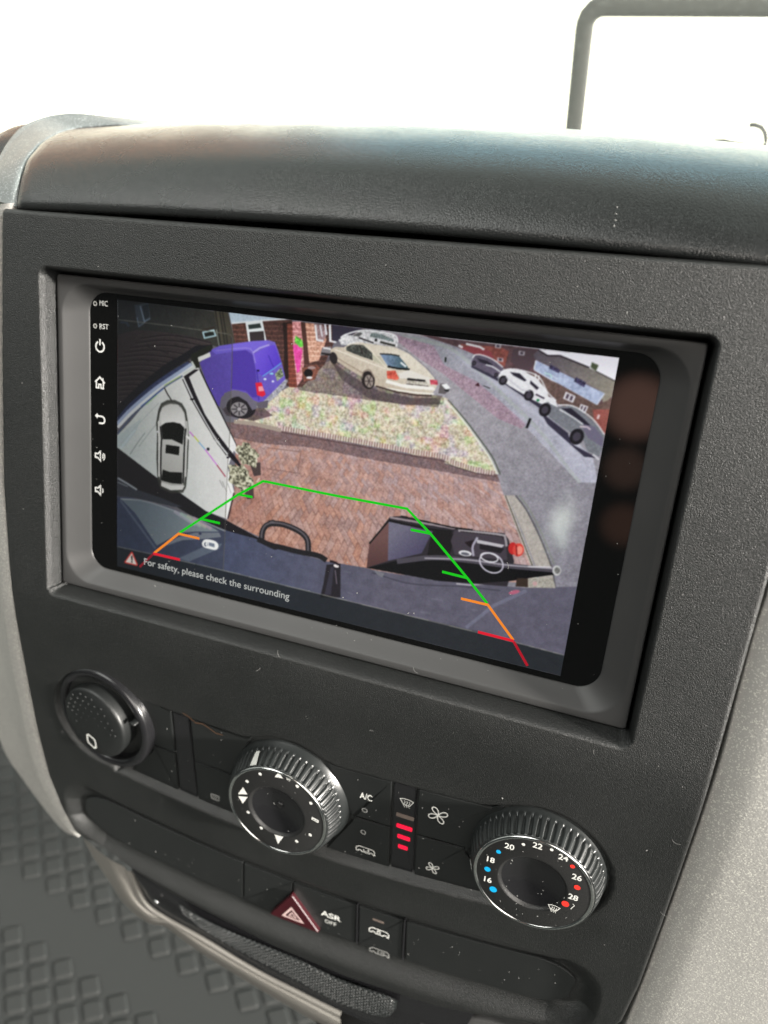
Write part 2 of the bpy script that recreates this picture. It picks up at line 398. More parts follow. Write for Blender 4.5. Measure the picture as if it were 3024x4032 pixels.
# ------------------------------------------------------------------ silver console side, right
rpx = [(3172, 1100), (3160, 1250), (3120, 1600), (3070, 2000), (3024, 2293), (2960, 2497), (2896, 2735), (2828, 3000), (2746, 3248), (2677, 3447), (2597, 3670), (2518, 3884), (2440, 4080), (2330, 4350)]
r0 = np.array([onS(u, v, -.001) for u, v in rpx])
r0[:, 2] = zb(r0[:, 0], r0[:, 1])
o2 = lambda dx, dz: r0+np.array([dx, 0, dz])
V, F = loft([o2(.0006, -.020), o2(.0008, -.0065), o2(.0030, -.0040), o2(.0085, -.0016), o2(.020, -.0005), o2(.055, -.0005), o2(.10, -.004), o2(.17, -.02), o2(.23, -.05)], 90, 6)
rc = part('silver_console_side', V, F, M['silver'])
tag(rc, 'large speckled silver-grey console side panel to the right of the black panel', 'trim')

# ------------------------------------------------------------------ black fascia
LE = np.array([(89, -144.5), (86, -145), (30, -148), (-26, -150), (-60, -149), (-83, -147.6), (-130, -147.6), (-160, -147), (-185, -145), (-205, -140), (-222, -133), (-233, -118), (-260, -100)])
RE = np.array([(89, 155.6), (60, 155.4), (0, 155), (-43, 154.1), (-95, 153.1), (-120, 152.4), (-150, 151.4), (-183, 150), (-207, 147.5), (-222, 140), (-233, 126), (-260, 108)])
BE = np.array([(-150, -223), (-132, -223.5), (-118, -230.5), (-100, -236.5), (-60, -243.5), (-15, -250), (25, -251), (68, -246.5), (84, -243), (99, -238), (125, -229), (150, -222)])
def xL(y): return np.interp(-y, -LE[:, 0], LE[:, 1])
def xR(y): return np.interp(-y, -RE[:, 0], RE[:, 1])
def yBt(x): return np.interp(x, BE[:, 0], BE[:, 1])
k_ = np.ones(9)/9
st = .55
xc = np.arange(-130, 130.01, st)
ua = 1-np.cos(np.linspace(0, math.pi/2, 46)); ub = 1-ua[::-1]
yt = 88.3
yfix = np.arange(-178, 76.01, st)
ytop = 76+(yt-76)*np.sin(np.linspace(0, math.pi/2, 36))[1:]
vb = np.sin(np.linspace(0, math.pi/2, 150))[::-1]           # 1 at the bottom edge ... 0 at -178
rows = []
def row(y0, k=0.):
    """k > 0: towards the bottom arc"""
    x0 = np.r_[-150+20*ua[:-1], xc, 130+25*ub[1:]]
    yb_ = yBt(x0)
    y = np.full(len(x0), y0) if k == 0 else -178+(yb_+178)*k
    sc = np.clip((-xL(y)-9)/130, .6, 1); sc2 = np.clip((xR(y)-9)/130, .6, 1)
    nl = len(ua)-1
    x = np.empty(len(x0))
    t = np.arange(len(x0))
    L, R_ = xL(y), xR(y)
    cL, cR = -130*sc, 130*sc2
    core = slice(nl, nl+len(xc))
    x[core] = np.where(x0[core] < 0, x0[core]*sc[core], x0[core]*sc2[core])
    x[:nl] = L[:nl]+(cL[:nl]-L[:nl])*ua[:nl]
    x[nl+len(xc):] = cR[nl+len(xc):]+(R_[nl+len(xc):]-cR[nl+len(xc):])*ub[1:]
    return x, y
for kk in vb:
    if kk > 0: rows.append(row(0, kk))
for y0 in yfix: rows.append(row(y0))
for y0 in ytop: rows.append(row(y0))
FX = np.array([r[0] for r in rows]); FY = np.array([r[1] for r in rows])
def smooth(t): t = np.clip(t, 0, 1); return t*t*(3-2*t)
def sd_rr(x, y, x0, x1, y0, y1, r):
    cx, cy, hx_, hy = (x0+x1)/2, (y0+y1)/2, (x1-x0)/2-r, (y1-y0)/2-r
    a, b = np.abs(x-cx)-hx_, np.abs(y-cy)-hy
    return np.hypot(np.maximum(a, 0), np.maximum(b, 0))+np.minimum(np.maximum(a, b), 0)-r
def smin(a, b, k):
    h = np.clip(.5+.5*(b-a)/k, 0, 1); return b*(1-h)+a*h-k*h*(1-h)
K1, K2, LG = (-5.5, -143.0), (102.8, -137.0), (-103.5, -136.0)
def rowsd(x, y):
    top = -118.9+.00055*(x+3)**2; bot = -174.6+.00088*(x)**2
    a = np.maximum(np.maximum(y-top, bot-y), np.maximum(-100-x, x-100))
    for (cx, cy), r in ((LG, 28), (K2, 29.0), (K1, 30.0)): a = smin(a, np.hypot(x-cx, y-cy)-r, 5)
    return a
def slotsd(x, y):
    yy = y-.00078*x*x
    return sd_rr(x, yy, -137, 138, -243.0, -192.5, 20)
def floor1(x, y):                                           # depth of the switch row's floor
    return 1.6+np.clip((-118-y)/50, 0, 1)*2.6
def floor2(x, y): return 5.6+0*x
def fz(x, y):                                               # all in mm
    z = zb(x*mm, y*mm)/mm
    s = rowsd(x, y)
    gy = (rowsd(x, y+.3)-rowsd(x, y-.3))/.6
    w = np.where(gy < 0, 1.0+5.2*(-gy), 1.0)
    z = z-floor1(x, y)*smooth(-s/w)
    s2 = slotsd(x, y); g2 = (slotsd(x, y+.3)-slotsd(x, y-.3))/.6; gx = (slotsd(x+.3, y)-slotsd(x-.3, y))/.6
    w2 = np.where(g2 > 0, 8.5, 13.5)*np.abs(g2)+8*np.abs(gx)
    t = np.clip(-s2/w2, 0, 1)
    z = z-floor2(x, y)*np.where(g2 > 0, smooth(t)**1.0, smooth(t*.98))
    s3 = sd_rr(x, y, -126.3, 126.6, -73.6, 67.7, 4.0)
    g3 = (sd_rr(x, y+.3, -126.3, 126.6, -72.6, 67.7, 4.0)-sd_rr(x, y-.3, -126.3, 126.6, -72.6, 67.7, 4.0))/.6
    w3 = np.where(g3 < -.5, 5.6, 1.9)
    z = z-15*smooth(-s3/w3*.8)
    return z, s3
FZ, S3 = fz(FX, FY)
eL = FX-xL(FY); eR = xR(FY)-FX; eT = yt-FY; eB = FY-yBt(FX)
def roll(e, r): e = np.clip(e, 0, r); return r-np.sqrt(r*r-(r-e)**2)
FZ = FZ-roll(eL, 2.2)-roll(eR, 1.6)-roll(eT, 2.0)-roll(eB, 6.0)*.9
nr, nc = FX.shape
Vf = np.stack([FX, FY, FZ], -1)*mm
def skirt(edge, dx, dy, dz): return edge+np.array([dx, dy, dz])*mm
Vf = np.concatenate([skirt(Vf[:1], 0, .5, -14), Vf, skirt(Vf[-1:], 0, -.3, -12)], 0)
Vf = np.concatenate([skirt(Vf[:, :1], .2, 0, -12), Vf, skirt(Vf[:, -1:], -.2, 0, -14)], 1)
G = grid_faces(nr+2, nc+2)
hole = np.pad(S3, 1, constant_values=9).ravel() < -3.8
G = G[~hole[G].all(1)]
fasc = part('fascia_panel', Vf.reshape(-1, 3), G, M['fascia'])
tag(fasc, 'black grained plastic centre console panel framing the screen, knobs and switches', 'console panel')
def zrow(x, y):  return float(zb(x, y))-float(floor1(x/mm, y/mm))*mm
def zslot(x, y): return float(zb(x, y))-.0056

# ------------------------------------------------------------------ drawer below the fascia and its silver lip
dr = thing('ashtray_drawer', 'black tray front with a diamond-patterned grip strip under the panel lip', 'tray', (0, -.26, -.03))
def zd(x, y): return zb(x, y)-.011-.10*(-.25-y)*0
top = [onS(u, v, -.009) for u, v in [(530, 3415), (610, 3450), (790, 3545), (1000, 3645), (1170, 3720), (1368, 3800), (1560, 3860), (1700, 3900), (1900, 3950)]]
bot = [onS(u, v, -.013) for u, v in [(512, 3431), (545, 3505), (600, 3585), (800, 3700), (1010, 3828), (1180, 3915), (1345, 3998), (1520, 4075), (1750, 4160)]]
top, bot = np.array(top), np.array(bot)
V, F = loft([top+[0, .003, -.006], top, top*.8+bot*.2+[0, 0, -.001], top*.55+bot*.45+[0, 0, .0006], top*.3+bot*.7+[0, 0, .0004], top*.1+bot*.9+[0, 0, -.0012], bot+[0, 0, -.003], bot+[0, 0, -.02]], 80, 5)
part('drawer_front', V, F, M['gloss'], dr)
mu_ = resample([onS(u, v, -.0085) for u, v in cr(1000, 3450, .4219, [(-700, 250), (-500, 375), (-250, 495), (0, 600), (400, 760), (800, 950), (1200, 1090), (1340, 1150)])], 260)
ml_ = resample([onS(u, v, -.0085) for u, v in cr(1000, 3450, .4219, [(-690, 290), (-500, 455), (-250, 610), (0, 750), (400, 960), (800, 1170), (1200, 1300), (1330, 1230)])], 260)
T_ = np.linspace(0, 1, 60)[:, None, None]
Gm = mu_[None]*(1-T_)+ml_[None]*T_
A_, B_ = np.meshgrid(np.arange(260), np.arange(60))
xx, yy = Gm[..., 0]/mm, Gm[..., 1]/mm
dia = np.minimum(np.abs(((xx+yy*1.3)/3.0) % 1-.5), np.abs(((xx-yy*1.3)/3.0) % 1-.5))
Gm[..., 2] += .0013*smooth(dia/.22)*np.minimum(1, np.minimum(B_, 59-B_)/5)*np.minimum(1, np.minimum(A_, 259-A_)/6)+.0006
part('grip_strip', Gm.reshape(-1, 3), grid_faces(60, 260), M['grip'], dr)
sp_ = onS(0+1020*.6028, 3000+915*.6028, -.008)
bm = bmesh.new(); bmesh.ops.create_uvsphere(bm, u_segments=16, v_segments=10, radius=.0013)
me = bpy.data.meshes.new('s'); bm.to_mesh(me); bm.free()
V = np.array([v.co[:] for v in me.vertices])*[1, 1, .6]+sp_; F = [tuple(p.vertices) for p in me.polygons]
part('screw', V, F, M['screw'], dr)
lpx = dict(a=[(325, 3296), (374, 3386), (430, 3470), (478, 3545), (540, 3606), (600, 3640), (648, 3648), (784, 3748), (1000, 3882), (1169, 3982), (1337, 4080)],
           b=[(400, 3360), (428, 3420), (458, 3485), (500, 3550), (560, 3604), (612, 3630), (655, 3640), (790, 3738), (1004, 3868), (1172, 3966), (1342, 4060)],
           c=[(440, 3388), (462, 3440), (488, 3495), (523, 3548), (572, 3596), (618, 3618), (660, 3630), (792, 3722), (1006, 3850), (1174, 3942), (1342, 4034)],
           d=[(486, 3412), (508, 3460), (528, 3510), (552, 3556), (588, 3590), (626, 3612), (664, 3630), (792, 3712), (1004, 3838), (1172, 3926), (1340, 4012)],
           e=[(512, 3431), (528, 3470), (545, 3505), (566, 3545), (596, 3580), (630, 3603), (670, 3628), (794, 3696), (1006, 3824), (1176, 3911), (1342, 3994)])
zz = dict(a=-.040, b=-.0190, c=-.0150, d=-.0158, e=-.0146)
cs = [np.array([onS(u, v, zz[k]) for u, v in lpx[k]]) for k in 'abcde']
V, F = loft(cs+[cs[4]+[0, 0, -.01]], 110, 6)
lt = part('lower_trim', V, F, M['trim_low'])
tag(lt, 'curved silver-grey trim edge, darkened as in shade, under the black tray at the bottom of the console', 'trim')
V, F = slab([unp(u, v, -.03)[:2] for u, v in [(1655, 3965), (1850, 3990), (2060, 4040), (2060, 4300), (1655, 4300)]][::-1], -.028, -.06, .001)
lb = part('lower_cover', V, F, M['cover']); tag(lb, 'small grey cover piece at the bottom edge beside the dark tray', 'cover')
# dark body of the console behind everything, so no light leaks through the gaps
V, F = slab(np.array([(-.140, .0925), (.150, .0925), (.143, -.20), (.118, -.228), (-.10, -.228), (-.132, -.20)])[::-1], -.028, -.12, .002)
part('console_core', V, F, M['gap'], fasc)
V, F = slab(np.array([(-.125, -.205), (.3, -.205), (.3, -.36), (.0, -.36), (-.03, -.295), (-.085, -.262)]), -.062, -.12, .002)
part('console_base', V, F, M['gap'], dr)

# ------------------------------------------------------------------ windscreen and the far frame
m = bpy.data.materials.new('dusty_glass'); m.use_nodes = True; t = m.node_tree; t.nodes.clear()
tr_ = t.nodes.new('ShaderNodeBsdfTransparent'); df = t.nodes.new('ShaderNodeBsdfTranslucent'); df.inputs[0].default_value = (.84, .87, .86, 1)
mx = t.nodes.new('ShaderNodeMixShader'); no = t.nodes.new('ShaderNodeTexNoise'); no.inputs['Scale'].default_value = 420; no.inputs['Detail'].default_value = 3
co_ = t.nodes.new('ShaderNodeTexCoord'); t.links.new(co_.outputs['Object'], no.inputs['Vector'])
mr = t.nodes.new('ShaderNodeMapRange'); mr.inputs[1].default_value = .5; mr.inputs[2].default_value = .85; mr.inputs[3].default_value = .07; mr.inputs[4].default_value = .15
t.links.new(no.outputs[0], mr.inputs[0]); t.links.new(mr.outputs[0], mx.inputs[0]); t.links.new(tr_.outputs[0], mx.inputs[1]); t.links.new(df.outputs[0], mx.inputs[2])
ou = t.nodes.new('ShaderNodeOutputMaterial'); t.links.new(mx.outputs[0], ou.inputs[0])
gx = np.linspace(-1.0, 1.0, 24); V = []
for k, (yy_, zz_) in enumerate([(.62, -.22), (.50, .06), (.36, .34), (.20, .60)]):
    for x in gx: V.append((x, yy_-.16*x*x, zz_))
ws = part('windscreen', V, grid_faces(4, 24), m, world=True); tag(ws, 'dusty clear windscreen glass glaring white behind the dashboard', 'windscreen')
D_ = 1.30
def far(u, v, dd=D_):
    d_ = RP @ RC.T @ np.array([(u-1512)/FOC, (v-2016)/FOC, 1]); return cw+d_*(dd-cw[1])/d_[1]
a_, b_, c_ = far(2262, 480), far(2310, 22), far(3024, 22)
ex = (c_-b_); ex = ex/np.linalg.norm(ex); ey = (b_-a_); Lh = np.linalg.norm(ey); ey = ey/Lh
rad = .020
path = [a_-ey*.25]+[a_+ey*(Lh*.2), b_-ey*.030]
for k in range(1, 6):
    q_ = k/6*math.pi/2; path.append(b_-ey*.030+ex*.030+(-ex*math.cos(q_)+ey*math.sin(q_))*.030)
path += [b_+ex*.030, c_+ex*.22]
tr2 = c_+ex*.22
for k in range(1, 6):
    q_ = k/6*math.pi/2; path.append(tr2-ey*.045+(ex*math.sin(q_)+ey*math.cos(q_))*.045)
path += [tr2+ex*.045-ey*.045, tr2+ex*.02-ey*(Lh+.25)]
path = resample(path, 120, smooth=False)
def tube(P, w, h, nseg=14):
    P = np.asarray(P); T = np.gradient(P, axis=0); T /= np.linalg.norm(T, axis=1)[:, None]
    up = np.cross(ex, ey); V = []
    for p, t_ in zip(P, T):
        s_ = np.cross(up, t_); s_ /= np.linalg.norm(s_)
        for k in range(nseg):
            a = 2*math.pi*k/nseg; V.append(p+s_*w*math.copysign(abs(math.cos(a))**.6, math.cos(a))+up*h*math.copysign(abs(math.sin(a))**.6, math.sin(a)))
    F = [tuple(f) for f in grid_faces(len(P), nseg, True)]; F += [tuple(range(nseg))[::-1], tuple(range((len(P)-1)*nseg, len(P)*nseg))]
    return np.array(V), F
V, F = tube(path, .0175, .012)
ff = part('outside_window_frame', V, F, M['frame_far'], world=True); tag(ff, 'dark rounded window frame washed out by glare beyond the windscreen, top right', 'window frame')
rp_ = [far(u, v, .95) for u, v in [(2945, 492), (2985, 494), (3008, 512), (3016, 545), (3010, 580), (2960, 575), (2880, 562), (2800, 560), (2600, 640), (2300, 800), (2000, 1000)]]
V, F = tube(resample(rp_, 50), .004, .004)
wp = part('wiper_arm', V, F, M['frame_far'], world=True); tag(wp, 'thin dark curved wiper arm end poking above the dashboard at the right edge', 'wiper')
# ------------------------------------------------------------------ head unit
hu = thing('head_unit', 'black touchscreen head unit in a grey frame showing a reversing camera picture', 'car stereo', (0, 0, 0))
def ring(x0, x1, y0, y1, r, z): P = rrect(x0, x1, y0, y1, r); return np.c_[P*mm, np.full(len(P), z*mm)]
rings = [ring(-124, 124.2, -69.3, 65.4, 1.2, -12), ring(-124, 124.2, -69.3, 65.4, 1.2, 5.5), ring(-123.75, 123.95, -69.05, 65.15, 1.2, 5.9), ring(-123.3, 123.5, -68.6, 64.7, 1.3, 6.0),
         ring(-121.9, 121.8, -67.0, 63.1, 13, 6.0), ring(-121.4, 121.3, -66.4, 62.7, 12.8, 5.75), ring(-120.9, 120.8, -65.9, 62.4, 12.5, 5.3),
         ring(-117.5, 117.2, -63.4, 61.4, 11, 3.0), ring(-114.2, 113.9, -61.3, 60.7, 9.5, 1.0), ring(-113.2, 112.9, -60.6, 60.3, 9, .45), ring(-112.6, 112.4, -60.2, 60.0, 8.6, .1), ring(-112.6, 112.4, -60.2, 60.0, 8.6, -2)]
V = np.vstack(rings); F = grid_faces(len(rings), len(rings[0]), True)
bz = part('bezel', V, F, M['bezel'], hu)
P = rrect(-113, 112.8, -60.6, 60.4, 8.8)*mm
V, F = slab(P, 0.0, -.004, .0003); part('glass', V, F, M['glass'], hu, smooth=False)
DWm = .1974; DHm = DWm/1.70806
# ---- the camera picture, painted in the display's own pixels, points read in photo pixels
SSX, SSY = 1800, 1056
uu = (np.arange(SSX)+.5)/SSX; vv = (np.arange(SSY)+.5)/SSY
GXm, GYm = np.meshgrid((uu-.5)*DWm, (.5-vv)*DHm)
q_ = np.stack([GXm, GYm, 0*GXm], -1) @ RC.T + TC
PU = q_[..., 0]/q_[..., 2]*FOC+1512; PV_ = q_[..., 1]/q_[..., 2]*FOC+2016
IMG = np.zeros((SSY, SSX, 3)); IMG[:] = (.42, .41, .44)
Hinv = None
def toD(p):                                               # photo point -> display pixel
    w = unp(p[0], p[1], 0.0); return (w[0]/DWm+.5)*SSX, (.5-w[1]/DHm)*SSY
def vnoise(cell, seed, ch=1, aspect=1.):
    r_ = np.random.default_rng(seed); gh, gw = int(SSY/cell)+3, int(SSX/(cell*aspect))+3
    g = r_.random((gh, gw, ch)); y = np.arange(SSY)/cell; x = np.arange(SSX)/(cell*aspect)
    yi, xi = y.astype(int), x.astype(int); fy, fx = smooth(y-yi)[:, None, None], smooth(x-xi)[None, :, None]
    a = g[yi][:, xi]; b = g[yi][:, xi+1]; c = g[yi+1][:, xi]; d_ = g[yi+1][:, xi+1]
    return (a*(1-fx)+b*fx)*(1-fy)+(c*(1-fx)+d_*fx)*fy
def mask(P, dens=False):
    D = np.array([toD(p) for p in P])
    if dens: D = resample(D, len(D)*8)
    x0, x1 = int(max(0, D[:, 0].min()-1)), int(min(SSX, D[:, 0].max()+2)); y0, y1 = int(max(0, D[:, 1].min()-1)), int(min(SSY, D[:, 1].max()+2))
    if x1 <= x0 or y1 <= y0: return None
    ys_ = np.arange(y0, y1)+.5; xs_ = np.arange(x0, x1)+.5
    ins_ = np.zeros((y1-y0, x1-x0), bool)
    n_ = len(D)
    for i in range(n_):
        a, b = D[i], D[(i+1) % n_]
        if a[1] == b[1]: continue
        lo, hi = min(a[1], b[1]), max(a[1], b[1])
        m_ = (ys_ >= lo) & (ys_ < hi)
        if not m_.any(): continue
        xc_ = a[0]+(ys_[m_]-a[1])*(b[0]-a[0])/(b[1]-a[1])
        ins_[m_] ^= xs_[None, :] < xc_[:, None]
    return (slice(y0, y1), slice(x0, x1)), ins_
def C(c): return np.array(c, float)/255
def poly(P, c, a=1., dens=False, tex=None, c2=None, ax=None):
    """fill; c2/ax: second colour along the photo-space axis (p, q)"""
    r_ = mask(P, dens)
    if r_ is None: return
    sl, m_ = r_
    col = np.broadcast_to(C(c), IMG[sl].shape).copy()
    if c2 is not None:
        (ax0, ay0), (ax1, ay1) = ax; L2 = (ax1-ax0)**2+(ay1-ay0)**2
        t = np.clip(((PU[sl]-ax0)*(ax1-ax0)+(PV_[sl]-ay0)*(ay1-ay0))/L2, 0, 1)[..., None]
        col = C(c)*(1-t)+C(c2)*t
    if tex is not None: col = col*(tex[sl] if tex.ndim == 3 else tex[sl][..., None])
    al = a*m_[..., None]
    IMG[sl] = IMG[sl]*(1-al)+col*al
def pl(P, w, c, a=1., dens=False, closed=False):
    """stroke of width w photo px"""
    P = np.array(P, float)
    if dens: P = resample(P, len(P)*8)
    V_, F_ = ribbon(P, w, 0, closed)
    for f in F_: poly([V_[i][:2] for i in f], c, a)
def disc(c_, rx, ry, col, a=1., rot=0., **k):
    t = np.linspace(0, 2*math.pi, 28, endpoint=False); x = rx*np.cos(t); y = ry*np.sin(t); cr_, sr_ = math.cos(rot), math.sin(rot)
    poly(np.c_[c_[0]+x*cr_-y*sr_, c_[1]+x*sr_+y*cr_], col, a, **k)
A = lambda p: cr(450, 1160, .42194, p)
B = lambda p: cr(1050, 1200, .42194, p)
Cc = lambda p: cr(1750, 1300, .42194, p)
D4 = lambda p: cr(450, 1700, .42194, p)
E5 = lambda p: cr(1050, 1750, .42194, p)
F6 = lambda p: cr(1400, 1950, .5425, p)
n1 = vnoise(3, 1)[..., 0]; n2 = vnoise(7, 2)[..., 0]; n3 = vnoise(22, 3)[..., 0]; n4 = vnoise(60, 4)[..., 0]
tx = lambda a, b=0, c=0: 1+a*(n1-.5)+b*(n2-.5)+c*(n3-.5)
# road and footway
poly([(1500, 1270), (2460, 1400), (2230, 2680), (1900, 2400), (1880, 1800), (1500, 1480)], (150, 147, 152), tex=tx(.12, .1, .1), c2=(122, 120, 128), ax=((1700, 1350), (2200, 2300)))
poly([B([(1150, 270)])[0], *B([(1659, 330)]), *Cc([(250, 170), (470, 420), (900, 730), (1380, 1180), (1430, 1422), (1250, 1422), (800, 950), (480, 620), (0, 330)])], (138, 138, 146), tex=tx(.12, .1, .1), c2=(160, 160, 174), ax=((1700, 1400), (2300, 1800)))
for k in range(5):
    o = k*26
    pl(Cc([(0+o, 170+o*.2), (300+o, 400+o*.3), (700+o, 690+o*.3), (1000+o, 960+o*.3), (1300+o, 1422)]), 5+k*2, (176, 178, 196), .22, True)
pl(Cc([(-400, 60), (0, 150), (260, 330), (560, 620), (800, 850), (960, 1030), (1150, 1290), (1260, 1420)]), 14, (150, 158, 150), .45, True)
poly(Cc([(-560, 10), (-100, 150), (0, 330), (300, 480), (560, 700), (760, 880), (720, 920), (500, 830), (330, 690), (0, 420), (-250, 260)]), (150, 118, 134), .55, tex=tx(.3, .2))
# neighbour's stony front garden, driveway beyond it
gp = [*A([(1120, 1190), (1350, 1030), (1500, 930), (1659, 850)]), *B([(280, 760), (440, 700), (500, 560), (600, 520), (900, 640), (1300, 830), (1600, 850)]), *Cc([(30, 640), (170, 830), (330, 1040), (420, 1180), (490, 1340), (300, 1330), (0, 1240)]), *B([(1300, 1380), (700, 1270), (140, 1175)]), *A([(1300, 1215)])]
cn = vnoise(5, 11, 3)*.6+vnoise(11, 12, 3)*.7-.15; lum = vnoise(4.2, 13)*.45+vnoise(9, 15)*.30+.66
poly(gp, (182, 172, 150), tex=np.clip(lum[..., 0:1]*(1+.12*(cn-cn.mean(2, keepdims=True))*.75), 0, 1.4))
big = vnoise(26, 14, 3); big = np.clip((big-.62)/.2, 0, 1)
r_ = mask(gp); sl, m_ = r_
IMG[sl] = np.clip(IMG[sl]+m_[..., None]*(big[sl]-big[sl].mean(2, keepdims=True))*.09, 0, 1)
poly(B([(280, 760), (440, 700), (500, 530), (600, 480), (900, 640), (1250, 830), (1640, 850), (1600, 960), (1000, 900), (600, 840), (300, 800)]), (84, 74, 78), .62, dens=False, tex=tx(.5, .3))
pl(Cc([(0, 650), (170, 840), (330, 1060), (420, 1190), (495, 1345)]), 7, (215, 222, 200), .8, True)
pl(Cc([(30, 650), (195, 840), (360, 1060), (450, 1190), (520, 1345)]), 5, (70, 78, 66), .8, True)
# block paving with a herringbone bond, perspective set out in display pixels
pv = [*A([(1040, 1190), (1130, 1195)]), *B([(140, 1175), (700, 1275), (1300, 1390), (1659, 1440)]), *Cc([(0, 1245), (300, 1335), (490, 1345)]), *F6([(1075, 0), (1170, 240), (1270, 500), (1290, 640), (100, 560)]), *E5([(690, 1110), (560, 1090), (400, 1000), (0, 930)]), *D4([(1400, 1000), (1050, 830), (1120, 560), (1140, 110)])]
Yd, Xd = np.mgrid[0:SSY, 0:SSX].astype(float); Yd /= SSY/600; Xd /= SSX/1024
vh = -40.; wv = Yd-vh
gx_ = (Xd-470)/wv*34; gy_ = 5200/wv*1.63
a_ = (gx_*1.0+gy_)*.92; b_ = (gx_*1.0-gy_)*.92
# herringbone: 2x1 bricks
ia, ib = np.floor(a_), np.floor(b_); kk = (ia-ib) % 4
ea, eb = a_-ia, b_-ib
tt = .10
mort = np.zeros_like(a_, bool)
hor = kk < 2                                               # cells belonging to bricks lying along a
mort |= hor & ((eb < tt) | (eb > 1-tt*.3)); mort |= hor & (kk == 0) & (ea < tt); mort |= hor & (kk == 1) & (ea > 1-tt)
mort |= ~hor & ((ea < tt) | (ea > 1-tt*.3)); mort |= ~hor & (kk == 2) & (eb > 1-tt); mort |= ~hor & (kk == 3) & (eb < tt)
ida = np.where(hor, ia-kk, ia); idb = np.where(hor, ib, ib+(kk-3)+0)
hsh = (np.sin(ida*127.1+idb*311.7)*43758.5453) % 1; hs2 = (np.sin(ida*269.5+idb*183.3)*24634.63) % 1
bt = np.stack([1+.11*(hsh-.5)+.06*(hs2-.5), 1+.12*(hsh-.5)-.04*(hs2-.5), 1+.12*(hsh-.5)-.12*(hs2-.5)+.0*hsh], -1)
fade = np.clip((wv-150)/230, 0, 1)
bt = bt*(1-.15*(mort*fade))[..., None]*tx(.18, .12, .12)[..., None]
poly(pv, (166, 138, 134), tex=bt, c2=(160, 124, 112), ax=((1500, 1800), (1250, 2250)))
poly([*A([(1040, 1190), (1130, 1195)]), *B([(140, 1175), (700, 1275), (1300, 1390), (1659, 1440)]), *Cc([(0, 1245), (300, 1335), (490, 1345), (520, 1422)]), *B([(1659, 1560), (1000, 1450), (400, 1330), (0, 1300)]), *A([(1080, 1330)])], (88, 76, 80), .62, tex=tx(.25, .15))
poly([*D4([(1120, 560), (1135, 120), (1330, 150), (1500, 500), (1330, 900), (1060, 800)])], (150, 112, 104), .4, tex=tx(.1, .3))
pl(E5([(0, 30), (320, 70), (290, 268), (0, 225)]), 4, (120, 96, 92), .8)
# kerb of upright bricks between garden and paving
kp = [*A([(1120, 1185), (1300, 1205)]), *B([(140, 1172)])]
pl(kp, 16, (150, 138, 128), 1.)
ks = resample([*B([(140, 1150), (700, 1245), (1300, 1355), (1659, 1420)]), *Cc([(60, 1225), (300, 1300), (470, 1335)])], 84, True)
for k in range(83):
    p, q = ks[k], ks[k]+np.array([4.5, 2.]); dn = np.array([-2, 17.])
    poly([p-dn*.55, q-dn*.55, q+dn*.6, p+dn*.6], (224, 210, 196) if k % 2 else (202, 180, 176), .95)
    poly([q-dn*.55, ks[k+1]-dn*.55, ks[k+1]+dn*.6, q+dn*.6], (120, 96, 94), .7)
pl([*B([(140, 1190), (700, 1290), (1300, 1400), (1659, 1462)]), *Cc([(60, 1262), (300, 1336), (480, 1362)])], 5, (70, 54, 56), .5, True)
# edging and footway right of the paving
poly([*F6([(1075, 0), (1100, 0), (1190, 240), (1290, 500), (1330, 640), (1290, 640), (1265, 500), (1165, 240)])], (176, 172, 162), tex=tx(.15))
pl(F6([(1086, 0), (1178, 240), (1282, 510)]), 5, (84, 78, 74), .9, True)
poly([*F6([(1150, 0), (1230, 100), (1330, 300), (1420, 520), (1450, 670), (1340, 665), (1300, 500), (1200, 240), (1100, 0)])], (158, 152, 146), tex=tx(.12, .1), dens=False)
pl(F6([(1160, 0), (1240, 110), (1335, 300), (1420, 520), (1448, 670)]), 6, (70, 70, 70), .7, True)
pl(F6([(1185, 0), (1265, 110), (1360, 300), (1440, 500)]), 7, (118, 122, 112), .6, True)
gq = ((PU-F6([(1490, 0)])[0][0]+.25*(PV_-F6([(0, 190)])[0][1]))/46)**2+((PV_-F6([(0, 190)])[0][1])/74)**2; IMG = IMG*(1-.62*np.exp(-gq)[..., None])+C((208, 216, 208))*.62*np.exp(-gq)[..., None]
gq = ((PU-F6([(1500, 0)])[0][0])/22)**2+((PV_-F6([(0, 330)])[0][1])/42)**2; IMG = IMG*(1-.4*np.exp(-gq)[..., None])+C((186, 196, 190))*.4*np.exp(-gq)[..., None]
# top left: dark house wall, tiled roof
poly([(440, 1150), *A([(930, 160), (1060, 160), (1130, 470), (960, 490), (900, 470), (700, 620), (380, 820), (100, 1080), (30, 1170)]), (440, 1700)], (62, 62, 58), c2=(34, 38, 42), ax=((800, 1350), (470, 1250)), tex=tx(.1, .1, .1))
poly(A([(30, 380), (200, 330), (450, 350), (700, 390), (900, 440), (920, 480), (760, 570), (560, 690), (380, 810), (200, 960), (30, 1130)]), (70, 61, 62), tex=tx(.15, .1), c2=(50, 44, 48), ax=((820, 1400), (520, 1500)))
for k in range(13):
    y = 405+k*44; x1 = min(905, 930-abs(k)*46 if k > 2 else 905); x0 = 40 if k > 4 else 250-k*50
    P_ = [(x0, y+8), (x0+(x1-x0)*.35, y-22+k*2), (x0+(x1-x0)*.7, y+2+k*2), (x1, y+48+k*3)]
    pl(A(P_), 5.5, (32, 26, 32), .85, True); pl(A([(a, b+9) for a, b in P_]), 4, (104, 94, 92), .4, True)
for x, y in [(300, 480), (420, 520), (560, 470), (250, 600), (390, 640), (540, 600), (140, 720), (290, 760), (620, 420)]:
    pl(A([(x, y), (x+90, y+32)]), 4, (30, 26, 30), .7)
